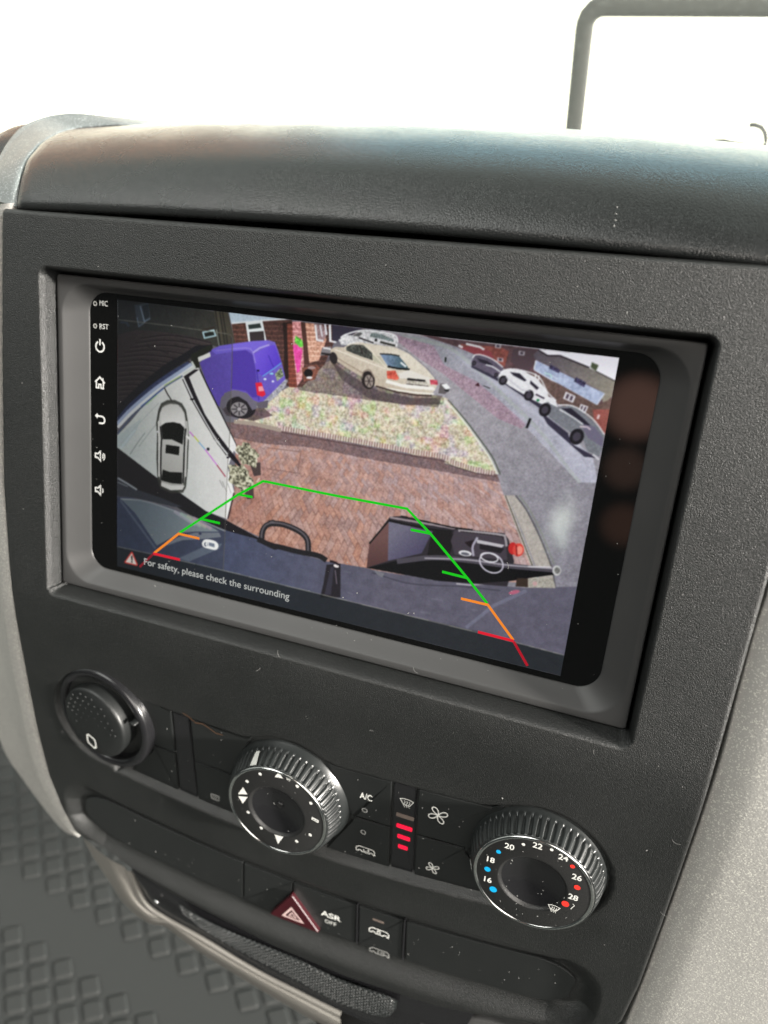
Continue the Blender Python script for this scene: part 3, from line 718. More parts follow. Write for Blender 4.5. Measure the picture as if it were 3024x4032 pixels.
poly(A([(190, 100), (320, 80), (342, 215), (235, 305), (205, 200)]), (74, 86, 100), .55); poly(A([(262, 108), (318, 92), (330, 205), (288, 240)]), (38, 46, 54), .9)
pl(A([(245, 110), (285, 255), (340, 225)]), 6, (128, 142, 158), .6); pl(A([(215, 215), (232, 302), (290, 262)]), 5, (110, 124, 142), .6)
pl(A([(60, 260), (120, 265), (140, 300)]), 8, (60, 76, 104), .5); pl(A([(480, 130), (545, 370)]), 4, (44, 44, 42), .7)
poly(A([(930, 150), (1060, 155), (1135, 470), (1000, 480), (960, 320)]), (86, 82, 70), c2=(70, 66, 58), ax=A([(930, 300), (1130, 300)]))
for x in (945, 985, 1010): pl(A([(x, 150), (x+50, 470)]), 6, (44, 42, 40), .8)
poly(A([(800, 330), (938, 300), (962, 400), (835, 425)]), (56, 50, 44)); pl(A([(830, 355), (930, 335), (948, 385), (845, 408)]), 6.5, (166, 196, 204), 1, closed=True); poly(A([(842, 360), (925, 345), (938, 380), (852, 398)]), (30, 36, 34))
pl(A([(955, 330), (980, 480)]), 5, (130, 134, 128), .8)
# brick house
brk = np.ones((SSY, SSX)); yb_ = (Yd*1.0+Xd*.08) % 9.; brk[yb_ < 2.2] = 1.28
poly([*A([(1075, 160), (1659, 200), (1659, 860), (1570, 800), (1500, 450), (1130, 460)]), ], (84, 60, 54), tex=brk*tx(.35, .2))
poly([*B([(-100, 130), (700, 200), (1100, 260), (900, 250), (640, 330), (540, 560), (330, 770), (190, 760), (0, 330)])], (80, 58, 54), tex=brk*tx(.35, .2))
poly(A([(1072, 168), (1530, 222), (1660, 235), (1400, 245), (1095, 275)]), (176, 192, 206), tex=tx(.05, .1)); pl(A([(1095, 272), (1400, 244), (1600, 232)]), 5, (226, 232, 236))
poly(A([(1225, 262), (1385, 250), (1422, 435), (1255, 445)]), (214, 222, 224)); poly(A([(1250, 285), (1362, 270), (1375, 312), (1258, 326)]), (52, 62, 60)); poly(A([(1262, 352), (1395, 342), (1405, 432), (1270, 440)]), (60, 52, 54))
# garage opening, brick pier and bay
poly(B([(150, 170), (240, 160), (215, 380), (215, 690), (160, 690), (165, 400)]), (48, 34, 32)); poly(B([(190, 180), (240, 175), (285, 775), (210, 770)]), (110, 66, 56), tex=brk*tx(.3))
poly(B([(240, 160), (330, 160), (350, 560), (330, 700), (285, 760), (250, 430)]), (190, 130, 130), tex=brk*tx(.4, .3)); poly(B([(245, 380), (300, 370), (335, 430), (310, 620), (285, 640), (262, 500)]), (232, 60, 150), .75, tex=tx(.3, .2)); poly(B([(270, 290), (330, 330), (350, 390), (310, 400), (262, 350)]), (90, 190, 70), .9, tex=tx(.6, .3))
poly(B([(318, 165), (360, 168), (395, 545), (360, 560)]), (84, 58, 52)); poly(B([(360, 170), (450, 180), (530, 260), (560, 330), (490, 520), (400, 545)]), (188, 140, 122), tex=brk*tx(.4, .3))
poly(B([(440, 180), (520, 190), (560, 280), (530, 350), (470, 345)]), (150, 128, 130), tex=tx(.5)); pl(B([(455, 190), (470, 330), (530, 340)]), 7, (232, 232, 236)); pl(B([(500, 190), (520, 300)]), 6, (220, 218, 226)); pl(B([(545, 185), (560, 285)]), 8, (226, 226, 236)); pl(B([(590, 190), (595, 340)]), 9, (236, 240, 244)); pl(B([(585, 340), (650, 352)]), 7, (226, 228, 230))
poly(B([(610, 190), (900, 230), (780, 290), (690, 330), (650, 345), (612, 330)]), (62, 58, 74)); poly(B([(520, 400), (600, 390), (600, 470), (500, 475)]), (120, 116, 120)); pl(B([(510, 455), (600, 468)]), 8, (40, 36, 38)); pl(B([(530, 405), (600, 415)]), 7, (214, 214, 214))
poly(B([(330, 590), (470, 560), (495, 590), (450, 700), (350, 720), (335, 650)]), (124, 84, 72), tex=tx(.5, .3)); disc(B([(390, 640)])[0], 17, 17, (30, 24, 26)); disc(B([(400, 682)])[0], 12, 5, (228, 224, 226)); disc(B([(420, 590)])[0], 16, 6, (150, 130, 128))
# far houses across the road
poly(Cc([(-600, -80), (0, 80), (870, 180), (1630, 255), (1580, 480), (1500, 980), (1240, 780), (1040, 680), (760, 440), (520, 350), (280, 230), (120, 160)]), (92, 72, 76), tex=tx(.15, .15, .2))
poly(Cc([(150, 130), (520, 160), (600, 200), (560, 350), (430, 250), (280, 220), (150, 170)]), (128, 80, 74), tex=tx(.2, .2)); poly(Cc([(140, 170), (300, 140), (440, 210), (460, 270), (280, 230)]), (132, 68, 78), .8)
pl(Cc([(200, 130), (330, 160), (370, 185)]), 8, (210, 210, 214)); pl(Cc([(130, 145), (170, 165)]), 9, (214, 206, 210))
poly(Cc([(640, 170), (860, 180), (840, 300), (780, 400), (700, 380), (620, 290)]), (84, 70, 76)); 
for x, y in [(500, 150), (720, 215), (520, 275)]: poly(Cc([(x-28, y-20), (x+28, y-12), (x+25, y+26), (x-30, y+18)]), (176, 172, 180), .8); poly(Cc([(x-14, y-10), (x+14, y-6), (x+12, y+14), (x-15, y+10)]), (70, 60, 70))
poly(Cc([(870, 180), (1636, 258), (1590, 480), (1400, 385), (1340, 350), (1080, 240), (960, 240)]), (240, 238, 250))
poly(Cc([(870, 190), (960, 242), (1080, 240), (1340, 352), (1420, 390), (1590, 482), (1560, 620), (1480, 700), (1440, 560), (840, 270), (830, 230)]), (98, 92, 100), c2=(132, 128, 118), ax=Cc([(900, 250), (1560, 600)]), tex=tx(.08, .1))
pl(Cc([(870, 185), (960, 240), (1075, 240), (1350, 352)]), 5, (34, 24, 34)); poly(Cc([(1372, 300), (1436, 330), (1410, 385), (1360, 350)]), (84, 92, 72)); pl(Cc([(1410, 385), (1590, 478)]), 4, (60, 56, 56))
poly(Cc([(850, 280), (1490, 590), (1420, 700), (1200, 590), (1060, 500), (830, 370)]), (150, 160, 188), tex=tx(.1, .22, .15)); pl(Cc([(850, 285), (835, 368)]), 5, (206, 216, 226)); pl(Cc([(835, 372), (1060, 505), (1420, 700), (1490, 592)]), 4, (196, 206, 226))
for p_ in ([(985, 320), (1075, 372), (1065, 405), (975, 360)], [(1225, 440), (1320, 490), (1300, 535), (1205, 480)]): poly(Cc(p_), (66, 62, 86), tex=tx(.8))
pl(Cc([(930, 400), (990, 420), (1000, 450)]), 6, (170, 220, 206), .7); pl(Cc([(1000, 425), (1050, 460)]), 5, (196, 206, 222), .7)
poly(Cc([(780, 380), (1060, 500), (1420, 700), (1560, 640), (1540, 800), (1500, 980), (1240, 760), (1050, 690), (880, 500)]), (98, 82, 78), tex=tx(.2, .15)); poly(Cc([(1380, 740), (1540, 740), (1500, 980), (1400, 900)]), (142, 84, 78), .8, tex=tx(.2))
for p_ in ([(1130, 575), (1222, 618), (1196, 680), (1104, 640)], [(1268, 690), (1340, 715), (1310, 780), (1250, 745)]):
    poly(Cc(p_), (206, 202, 210)); c0 = np.mean(Cc(p_), 0); P_ = [tuple(c0+(np.array(q)-c0)*.66) for q in Cc(p_)]; poly(P_, (86, 76, 86)); pl([((P_[0][0]+P_[1][0])/2, (P_[0][1]+P_[1][1])/2), ((P_[2][0]+P_[3][0])/2, (P_[2][1]+P_[3][1])/2)], 6, (206, 202, 210))
pl(Cc([(850, 410), (845, 460)]), 6, (214, 206, 210)); pl(Cc([(880, 425), (875, 470)]), 6, (214, 206, 210)); pl(Cc([(1440, 790), (1425, 830)]), 9, (206, 176, 176))
# parked cars across the road
def car3(body, col, wheels, glass, hi, sh=None):
    if sh: poly(Cc(sh), (40, 36, 52), .85)
    poly(Cc(body), col, tex=tx(.08, .1))
    for g in glass: poly(Cc(g), (44, 40, 54))
    for x, y, r_ in wheels: disc(Cc([(x, y)])[0], r_*.25, r_*.30, (34, 31, 38), rot=.5); disc(Cc([(x, y)])[0], r_*.14, r_*.17, (70, 66, 76), rot=.5)
    for h in hi: pl(Cc(h), 5, (236, 238, 244), .8, True)
car3([(255, 290), (285, 235), (370, 240), (480, 300), (545, 350), (540, 400), (500, 440), (400, 400), (250, 330)], (92, 86, 100), [(275, 310, 32), (480, 420, 30)], [[(300, 262), (400, 290), (460, 330), (400, 325), (330, 300)]], [[(262, 260), (290, 232), (360, 238), (460, 282), (545, 350)], [(385, 325), (450, 345), (520, 390)]], [(250, 320), (500, 450), (500, 480), (250, 350)])
car3([(500, 430), (530, 380), (610, 362), (740, 385), (860, 450), (950, 560), (970, 620), (1035, 650), (1050, 700), (900, 690), (820, 650), (720, 590), (600, 520)], (214, 214, 220), [(545, 470, 66), (785, 610, 74)], [[(610, 392), (700, 405), (765, 470), (745, 480), (640, 425)], [(800, 470), (880, 540), (860, 560), (795, 500)]], [[(520, 400), (600, 365), (740, 382), (880, 440), (960, 580), (1040, 660)]], [(510, 470), (1040, 730), (900, 740), (700, 600)])
pl(Cc([(850, 600), (930, 640)]), 6, (60, 50, 66)); disc(Cc([(870, 655)])[0], 6, 5, (30, 110, 70)); pl(Cc([(570, 440), (720, 560), (800, 570)]), 5, (160, 158, 170), .7)
car3([(890, 700), (960, 670), (1060, 720), (1180, 700), (1280, 760), (1400, 860), (1490, 970), (1470, 1100), (1440, 1180), (1330, 1130), (1290, 1020), (1180, 960), (990, 830)], (112, 114, 120), [(935, 745, 92), (1232, 995, 110)], [[(1090, 730), (1180, 730), (1300, 830), (1400, 930), (1330, 900), (1200, 810)]], [[(1060, 700), (1180, 705), (1290, 760), (1400, 850), (1490, 975)], [(1070, 740), (1200, 815), (1290, 880)], [(980, 680), (1055, 715)]], [(890, 760), (1150, 960), (1180, 1060), (1440, 1200), (1300, 1180), (960, 880)])
poly(Cc([(1300, 880), (1400, 900), (1480, 1010), (1470, 1090), (1340, 1010), (1290, 930)]), (104, 100, 116)); pl(Cc([(1260, 900), (1330, 905), (1360, 930)]), 6, (206, 186, 196), .8); pl(Cc([(1380, 1160), (1440, 1210)]), 8, (206, 206, 214), .8)
pl(Cc([(800, 825), (765, 915)]), 10, (26, 26, 30)); pl(Cc([(12, 255), (8, 300)]), 7, (34, 42, 36)); pl(Cc([(312, 495), (312, 525)]), 8, (60, 24, 34)); pl(Cc([(290, 512), (325, 520)]), 5, (60, 24, 34)); pl(Cc([(360, 520), (425, 545)]), 4, (60, 60, 64))
# dark car edge left of the road top, white hatchback behind the saloon
poly(B([(670, 330), (740, 285), (800, 285), (860, 250), (1000, 250), (1190, 290), (1225, 350), (1220, 410), (980, 370), (700, 380)]), (204, 204, 206), tex=tx(.35, .3)); poly(B([(800, 290), (860, 262), (900, 268), (860, 300)]), (96, 96, 96)); poly(B([(980, 262), (1080, 280), (1190, 330), (1180, 350), (1060, 320), (960, 300)]), (120, 130, 130), tex=tx(.4))
pl(B([(1010, 330), (1030, 335)]), 10, (20, 20, 22)); pl(B([(1060, 350), (1200, 385)]), 8, (56, 56, 50)); pl(B([(690, 310), (740, 280), (870, 245), (1000, 248), (1190, 285), (1225, 350)]), 6, (236, 238, 240), 1, True); pl(B([(860, 310), (960, 345), (1000, 360)]), 6, (60, 56, 60))
# champagne saloon
sal = B([(596, 420), (640, 395), (720, 400), (770, 370), (900, 360), (990, 370), (1200, 400), (1330, 460), (1480, 590), (1560, 680), (1590, 760), (1560, 810), (1520, 850), (1350, 835), (1200, 800), (1080, 775), (1010, 760), (900, 680), (760, 600), (640, 520), (600, 480)])
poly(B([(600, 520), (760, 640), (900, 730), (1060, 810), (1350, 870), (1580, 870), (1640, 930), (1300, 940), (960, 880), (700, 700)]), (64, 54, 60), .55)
poly(sal, (206, 196, 178), tex=tx(.08, .08), c2=(170, 156, 140), ax=B([(1200, 450), (1000, 800)]))
poly(B([(740, 390), (800, 372), (900, 378), (985, 450), (990, 520), (870, 480), (745, 430)]), (74, 76, 72), tex=tx(.7, .4)); pl(B([(870, 385), (900, 470)]), 5, (56, 50, 48)); poly(B([(985, 470), (1060, 480), (1110, 570), (1000, 530)]), (170, 166, 148)); pl(B([(730, 400), (800, 365), (900, 360), (980, 440), (1100, 570), (1180, 640)]), 5, (226, 214, 192), .6, True)
poly(B([(1055, 460), (1230, 475), (1300, 560), (1330, 605), (1230, 600), (1130, 575)]), (112, 128, 152), tex=tx(.2, .2), c2=(70, 90, 96), ax=B([(1100, 500), (1300, 520)])); pl(B([(1130, 578), (1230, 598), (1335, 606)]), 7, (20, 22, 24)); pl(B([(1250, 540), (1300, 580)]), 7, (226, 236, 236)); pl(B([(1055, 460), (1160, 465), (1240, 480)]), 5, (44, 44, 44))
poly(B([(1120, 620), (1200, 615), (1235, 690), (1215, 705), (1125, 690)]), (196, 92, 78), tex=tx(.4, .3)); poly(B([(1235, 640), (1330, 610), (1540, 690), (1520, 740), (1310, 690), (1240, 690)]), (214, 208, 196)); poly(B([(1310, 690), (1490, 710), (1510, 760), (1300, 740)]), (176, 170, 158), tex=tx(.4)); pl(B([(1310, 695), (1480, 712)]), 8, (34, 32, 34)); pl(B([(1300, 742), (1510, 765)]), 5, (80, 72, 70)); poly(B([(1520, 700), (1590, 705), (1600, 750), (1530, 745)]), (186, 84, 96), tex=tx(.6))
poly(B([(1120, 700), (1260, 740), (1560, 770), (1570, 800), (1300, 780), (1110, 730)]), (238, 234, 222)); pl(B([(1110, 780), (1350, 818), (1560, 835)]), 6, (236, 230, 214)); pl(B([(1020, 760), (1200, 812), (1400, 845), (1540, 850)]), 6, (60, 46, 44), .9)
pl(B([(640, 420), (900, 520), (1110, 600)]), 5, (224, 212, 192), .9, True); pl(B([(660, 500), (900, 640)]), 4, (130, 116, 104), .7)
disc(B([(625, 500)])[0], 15, 24, (48, 42, 44), rot=-.2); disc(B([(948, 705)])[0], 26, 36, (44, 38, 38), rot=-.15); disc(B([(955, 715)])[0], 17, 25, (138, 128, 122), rot=-.15)
for k in range(6):
    a0 = k*math.pi/3; c0 = B([(955, 715)])[0]; pl([c0, (c0[0]+16*math.cos(a0), c0[1]+23*math.sin(a0))], 3, (66, 58, 56))
pl(B([(890, 690), (905, 630), (960, 610), (1000, 680)]), 5, (120, 108, 100), .8, True)
pl(B([(1000, 370), (1200, 395), (1330, 455), (1500, 600), (1580, 700)]), 5, (90, 86, 88), .35, True)
poly(Cc([(-40, 500), (20, 500), (55, 540), (40, 570), (0, 600), (-60, 590)]), (96, 92, 94)); poly(Cc([(-30, 510), (20, 500), (58, 545), (10, 555)]), (232, 234, 236)); pl(Cc([(0, 560), (40, 570)]), 6, (30, 28, 32))
# purple van
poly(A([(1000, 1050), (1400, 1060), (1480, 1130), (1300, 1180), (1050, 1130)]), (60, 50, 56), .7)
vb_ = A([(900, 520), (985, 480), (1140, 455), (1300, 435), (1440, 428), (1500, 445), (1530, 520), (1565, 640), (1590, 740), (1600, 800), (1540, 900), (1440, 980), (1360, 1010), (1300, 985), (1240, 920), (1120, 890), (1030, 920), (990, 1050), (930, 1000), (870, 840), (800, 640)])
poly(vb_, (94, 78, 160), tex=tx(.05, .06), c2=(108, 96, 178), ax=A([(1000, 800), (1560, 500)]))
poly(A([(905, 520), (985, 480), (1300, 437), (1440, 430), (1420, 480), (1310, 530), (1230, 515), (950, 560)]), (112, 98, 196)); poly(A([(1100, 530), (1230, 520), (1290, 560), (1320, 700), (1340, 960), (1290, 960), (1230, 900), (1095, 880)]), (80, 62, 146))
poly(A([(1300, 560), (1440, 480), (1500, 470), (1560, 640), (1380, 760), (1330, 720)]), (106, 86, 196), c2=(88, 66, 178), ax=A([(1340, 560), (1540, 640)])); pl(A([(1295, 545), (1360, 500), (1450, 470)]), 7, (150, 140, 214)); pl(A([(950, 525), (1230, 500), (1290, 535), (1320, 640)]), 4, (136, 122, 206), .9, True); pl(A([(1440, 570), (1470, 640), (1490, 680)]), 4, (70, 52, 150), .9)
pl(A([(1385, 765), (1480, 700), (1560, 640)]), 4, (96, 150, 214)); pl(A([(1095, 380), (1102, 480), (1098, 880)]), 2, (50, 36, 90), .5); pl(A([(1330, 700), (1350, 860), (1350, 990)]), 4, (60, 42, 140), .8)
poly(A([(1500, 740), (1560, 680), (1585, 760), (1520, 810)]), (120, 130, 110), tex=tx(.8, .5)); poly(A([(1318, 825), (1375, 820), (1415, 935), (1385, 955), (1335, 940)]), (206, 40, 66)); poly(A([(1345, 860), (1385, 855), (1400, 900), (1350, 905)]), (232, 140, 150)); disc(A([(1408, 790)])[0], 6, 4, (206, 226, 246)); disc(A([(1482, 812)])[0], 5, 4, (206, 206, 246)); disc(A([(1345, 712)])[0], 5, 4, (30, 20, 60)); disc(A([(1470, 740)])[0], 8, 4, (130, 190, 226))
poly(A([(1380, 1010), (1600, 790), (1622, 805), (1590, 870), (1500, 960), (1440, 1010)]), (150, 150, 158), tex=tx(.4, .2)); poly(A([(1330, 1010), (1440, 985), (1430, 1060), (1340, 1060)]), (96, 92, 100))
disc(A([(1185, 1055)])[0], 58, 43, (38, 34, 40), rot=.2); poly(A([(985, 1050), (1000, 960), (1060, 905), (1160, 895), (1260, 940), (1340, 1060), (1290, 1080), (1240, 1000), (1160, 950), (1080, 960), (1040, 1000), (1030, 1070)]), (104, 100, 112), dens=False); disc(A([(1168, 1070)])[0], 33, 28, (128, 124, 126), rot=.2)
for k in range(8):
    a0 = k*math.pi/4; c0 = A([(1168, 1070)])[0]; pl([(c0[0]+8*math.cos(a0), c0[1]+7*math.sin(a0)), (c0[0]+30*math.cos(a0), c0[1]+25*math.sin(a0))], 5, (66, 62, 66))
disc(A([(1168, 1070)])[0], 8, 7, (150, 146, 148))
# white side of the vehicle that carries the camera
ws_ = [(440, 1725), *A([(35, 1310), (150, 1190), (300, 1010), (470, 870), (640, 740), (740, 640), (800, 700), (880, 860), (990, 1100), (1090, 1300), (1140, 1395)]), *D4([(1135, 130), (1060, 330), (1120, 560), (1060, 815), (860, 740), (610, 565), (410, 435), (150, 240), (35, 150)]), (440, 1765)]
poly(ws_, (228, 228, 224), tex=tx(.02, .02, .03), c2=(196, 204, 202), ax=((800, 1700), (480, 1800)))
poly(A([(30, 1040), (250, 830), (480, 650), (640, 560), (760, 480), (920, 470), (900, 500), (760, 560), (560, 690), (380, 830), (180, 1030), (30, 1180)]), (26, 26, 34)); pl(A([(35, 1175), (160, 1030), (370, 850), (560, 720), (700, 640)]), 16, (60, 72, 112), .8, True)
pl(A([(35, 1215), (170, 1070), (390, 885), (580, 755), (730, 655)]), 20, (168, 180, 206), 1, True); pl(A([(35, 1240), (180, 1090), (400, 905), (590, 775), (740, 672)]), 12, (222, 226, 228), 1, True)
pl(A([(35, 1300), (130, 1180), (250, 1060), (460, 875), (640, 760)]), 7, (92, 104, 130), .8, True); pl(A([(250, 1045), (350, 965), (460, 880)]), 4, (60, 90, 170), .6); pl(A([(470, 850), (620, 762)]), 4, (150, 190, 60), .55); pl(A([(300, 1030), (400, 940)]), 4, (120, 200, 90), .4)
pl(A([(230, 1422), (330, 1290), (420, 1180)]), 4, (150, 158, 156), .5, True); pl([*A([(60, 1400), (200, 1240)]), *A([(420, 1010)])], 3, (160, 168, 170), .5); poly([(463, 1760), *A([(35, 1330), (130, 1250), (260, 1150), (200, 1290), (100, 1422)]), *D4([(60, 140)])], (176, 190, 194), .5)
pl([*D4([(60, 160), (160, 30)]), *A([(200, 1260)])], 8, (200, 214, 220), .6, True); pl(D4([(150, 210), (230, 90), (290, 10)]), 3, (120, 130, 130), .7)
pl(A([(470, 870), (500, 930), (545, 1000)]), 5, (64, 62, 60)); poly(A([(720, 560), (900, 470), (925, 490), (905, 530), (790, 590), (800, 680), (760, 690), (720, 620)]), (34, 38, 30)); poly(A([(782, 588), (895, 540), (902, 580), (790, 630)]), (222, 222, 216)); pl(A([(725, 625), (755, 680), (650, 740)]), 7, (206, 214, 206))
poly([*A([(650, 765), (750, 700), (795, 700), (700, 770), (760, 920), (850, 1120), (960, 1290), (1060, 1422)]), *D4([(1130, 230), (1200, 330), (1180, 340), (1060, 220), (920, 0)]), *A([(1000, 1422), (880, 1230), (760, 1010)])], (30, 26, 34))
pl([*A([(645, 780), (740, 985), (860, 1200), (985, 1400)]), *D4([(920, 30), (1060, 210)])], 5, (226, 228, 228)); pl([*A([(640, 790), (728, 985), (850, 1200), (975, 1410)]), *D4([(905, 30), (1050, 220)])], 4, (60, 58, 60)); poly(A([(705, 770), (790, 715), (880, 870), (1000, 1110), (1130, 1400), (1080, 1422), (1010, 1300), (900, 1130), (800, 950)]), (224, 224, 220))
poly([*A([(1080, 1400), (1130, 1395)]), *D4([(1135, 120), (1160, 220), (1100, 160), (1060, 60)])], (216, 216, 214)); pl([*A([(800, 700), (880, 870), (1000, 1110), (1140, 1400)]), *D4([(1140, 120)])], 5, (30, 28, 32)); disc(A([(728, 978)])[0], 8, 4, (20, 20, 22))
pl(D4([(1120, 570), (1062, 812)]), 6, (60, 44, 48)); disc(D4([(878, 162)])[0], 6, 6, (24, 20, 40)); disc(D4([(1062, 240)])[0], 6, 4, (24, 20, 40))
for (a, b, c_) in [((705, 0), (750, 50), (196, 96, 206)), ((745, 40), (795, 100), (190, 206, 60)), ((790, 95), (850, 165), (120, 170, 220)), ((850, 165), (960, 310), (206, 110, 226)), ((960, 310), (1040, 420), (150, 50, 70))]: pl(D4([a, b]), 5, c_, .75)
pl(D4([(985, 450), (1020, 520)]), 3, (110, 106, 108), .6); pl(D4([(1010, 460), (1050, 560)]), 3, (110, 106, 108), .6); pl(D4([(1060, 480), (1090, 570)]), 3, (110, 106, 108), .6)
# topiary bushes in pots
pt_ = vnoise(6, 21)[..., 0]*1.3+.35
for c0, rx, ry in (((1245, 215), 52, 36), ((1180, 430), 60, 40)):
    ctr = D4([c0])[0]
    poly(D4([(c0[0]+20, c0[1]+80), (c0[0]+120, c0[1]+70), (c0[0]+125, c0[1]+190), (c0[0]+60, c0[1]+200)]), (66, 58, 58), .9)
    t = np.linspace(0, 2*math.pi, 40, endpoint=False); rr_ = 1+.12*np.sin(5*t+c0[0])+.07*np.sin(11*t); x = rx*rr_*np.cos(t); y = ry*rr_*np.sin(t); a0 = .9
    poly(np.c_[ctr[0]+x*math.cos(a0)-y*math.sin(a0), ctr[1]+x*math.sin(a0)+y*math.cos(a0)], (136, 134, 116), tex=pt_)
pl(D4([(1330, 470), (1360, 430)]), 4, (206, 196, 180))
# dark sill and grey bonnet
poly([(440, 1755), *D4([(35, 150), (220, 290), (410, 435), (610, 565), (860, 740), (1060, 830), (1340, 985), (1659, 1100), (1659, 1180), (1340, 1080), (1000, 905), (700, 770), (450, 620), (190, 540), (35, 440)]), (440, 1890)], (30, 28, 34))
bon = [(440, 1955), *D4([(35, 605), (150, 612), (300, 645), (500, 700), (700, 780), (900, 860), (1060, 925), (1300, 990), (1500, 1060)]), *E5([(0, 930), (230, 1000), (560, 1090), (690, 1110), (930, 1150)]), *F6([(150, 545), (600, 620), (1000, 650), (1240, 672), (1640, 660), (1640, 1400)]), (2300, 2750), (440, 2300)]
poly(bon, (92, 90, 102), c2=(62, 72, 96), ax=((1500, 2250), (500, 2200)), tex=tx(.04, .05, .1))
poly([(440, 1880), *D4([(35, 440), (190, 530), (450, 620), (640, 700), (560, 700), (300, 640), (150, 610), (35, 600)])], (58, 62, 72), tex=tx(.1)); pl(D4([(35, 430), (120, 480), (215, 540)]), 7, (166, 172, 178), .9); pl(D4([(35, 470), (130, 510)]), 5, (146, 152, 158), .7)
poly(D4([(60, 620), (150, 625), (300, 655), (500, 712), (700, 790), (900, 880), (980, 930), (760, 930), (620, 940), (400, 1060), (200, 760)]), (122, 134, 140), .75, c2=(150, 160, 160), ax=D4([(200, 700), (800, 900)]))
pl(D4([(60, 625), (300, 650), (700, 785), (1040, 925)]), 6, (176, 180, 180), .6, True); pl(D4([(60, 640), (200, 830), (390, 1090)]), 8, (120, 130, 142), .45, True)
for k, c_ in enumerate([(206, 190, 210), (180, 214, 190), (206, 206, 170), (214, 170, 190)]): pl(D4([(560+k*60, 740+k*20), (760+k*50, 870+k*12)]), 12, c_, .35)
poly(D4([(760, 940), (980, 940), (1000, 980), (820, 1000), (640, 1010), (430, 1080), (600, 980)]), (142, 146, 150), .7); disc(D4([(803, 950)])[0], 6, 5, (60, 64, 90)); poly(D4([(600, 1180), (860, 1060), (1010, 1040), (980, 1090), (700, 1210)]), (120, 130, 140), .6)
for k in range(40):
    x = 1080+rng.random()*1200; y = 2170+rng.random()*400
    pl([(x, y), (x+20+rng.random()*30, y+3+rng.random()*6)], 4+rng.random()*5, (128, 128, 138) if k % 2 else (74, 76, 88), .22)
pl(F6([(120, 560), (400, 640), (760, 660), (1050, 690)]), 5, (60, 60, 70), .6, True); pl(F6([(730, 640), (830, 650), (1100, 630)]), 5, (190, 186, 190), .7); disc(F6([(1150, 702)])[0], 22, 8, (176, 96, 116), .8, rot=-.2); pl(F6([(800, 960), (1000, 800), (1240, 690)]), 14, (128, 132, 150), .35); poly(F6([(1240, 600), (1430, 600), (1450, 672), (1250, 668)]), (150, 146, 138), tex=tx(.3)); disc(F6([(1300, 640)])[0], 9, 9, (170, 140, 140))
poly(E5([(1000, 1170), (1100, 1200), (1080, 1240), (1030, 1210)]), (110, 110, 116))
# badge post on the bonnet, towing loop
poly(E5([(560, 1120), (690, 1110), (690, 1425), (500, 1425), (530, 1300)]), (38, 34, 40), .92); poly(E5([(600, 1140), (630, 1140), (600, 1400), (540, 1400)]), (64, 62, 74), .8); disc(E5([(650, 1132)])[0], 11, 6, (226, 216, 214), rot=.3); pl(E5([(590, 1085), (640, 1100), (670, 1120)]), 9, (40, 30, 36)); pl(E5([(640, 1170), (655, 1300)]), 4, (120, 110, 120), .8)
lo = [*D4([(1375, 1010), (1385, 930), (1420, 875), (1490, 848)]), *E5([(40, 735), (150, 745), (270, 790), (350, 845), (385, 905), (390, 1000)])]
pl(lo, 22, (40, 38, 42), 1, True); pl([(x-1, y-3) for x, y in lo], 7, (96, 92, 96), .9, True)
pl([*D4([(1340, 1000), (1500, 1075)]), *E5([(100, 950), (300, 1000), (480, 1035), (560, 1080)])], 20, (36, 34, 38), 1, True)
# dark box with its clutter and pole
poly(F6([(250, 155), (330, 150), (720, 240), (1080, 275), (1110, 320), (1150, 480), (1100, 660), (600, 620), (80, 525), (100, 350)]), (50, 46, 52))
poly(F6([(100, 350), (240, 190), (235, 475), (80, 525)]), (104, 80, 78), c2=(84, 62, 62), ax=F6([(150, 300), (150, 500)])); poly(F6([(240, 190), (560, 262), (520, 340), (480, 420), (235, 475)]), (106, 104, 118), tex=tx(.06), c2=(74, 70, 92), ax=F6([(300, 250), (480, 450)]))
pl(F6([(240, 182), (560, 250), (700, 262)]), 8, (22, 20, 24)); pl(F6([(250, 160), (720, 240)]), 8, (136, 126, 130)); pl(F6([(330, 150), (700, 232), (850, 250)]), 5, (20, 18, 20)); pl(F6([(100, 350), (240, 185)]), 6, (22, 20, 22)); poly(F6([(560, 262), (680, 250), (720, 300), (680, 440), (520, 440), (540, 330)]), (28, 26, 28)); poly(F6([(720, 250), (1060, 290), (1090, 330), (1100, 470), (720, 430), (690, 330)]), (70, 64, 72)); pl(F6([(745, 255), (1050, 285), (1085, 310), (1095, 370)]), 9, (142, 136, 140), 1, True); pl(F6([(760, 262), (1040, 295), (1070, 320)]), 3, (40, 36, 40), 1, True)
poly(F6([(790, 340), (870, 320), (860, 390), (820, 370)]), (36, 26, 32)); poly(F6([(880, 320), (1080, 360), (1060, 380), (880, 345)]), (170, 166, 172)); pl(F6([(885, 305), (850, 370), (855, 440)]), 9, (150, 146, 160), 1, True); poly(F6([(900, 350), (1080, 385), (1050, 420), (900, 390)]), (34, 30, 36)); disc(F6([(795, 420)])[0], 26, 11, (206, 206, 210), rot=.15); disc(F6([(795, 424)])[0], 17, 6, (96, 96, 104), rot=.15)
disc(F6([(1140, 385)])[0], 18, 24, (170, 44, 44)); disc(F6([(1180, 395)])[0], 22, 26, (200, 74, 66), rot=.2); disc(F6([(1188, 398)])[0], 13, 17, (232, 130, 116), rot=.2); pl(F6([(1165, 360), (1170, 440)]), 5, (120, 30, 34))
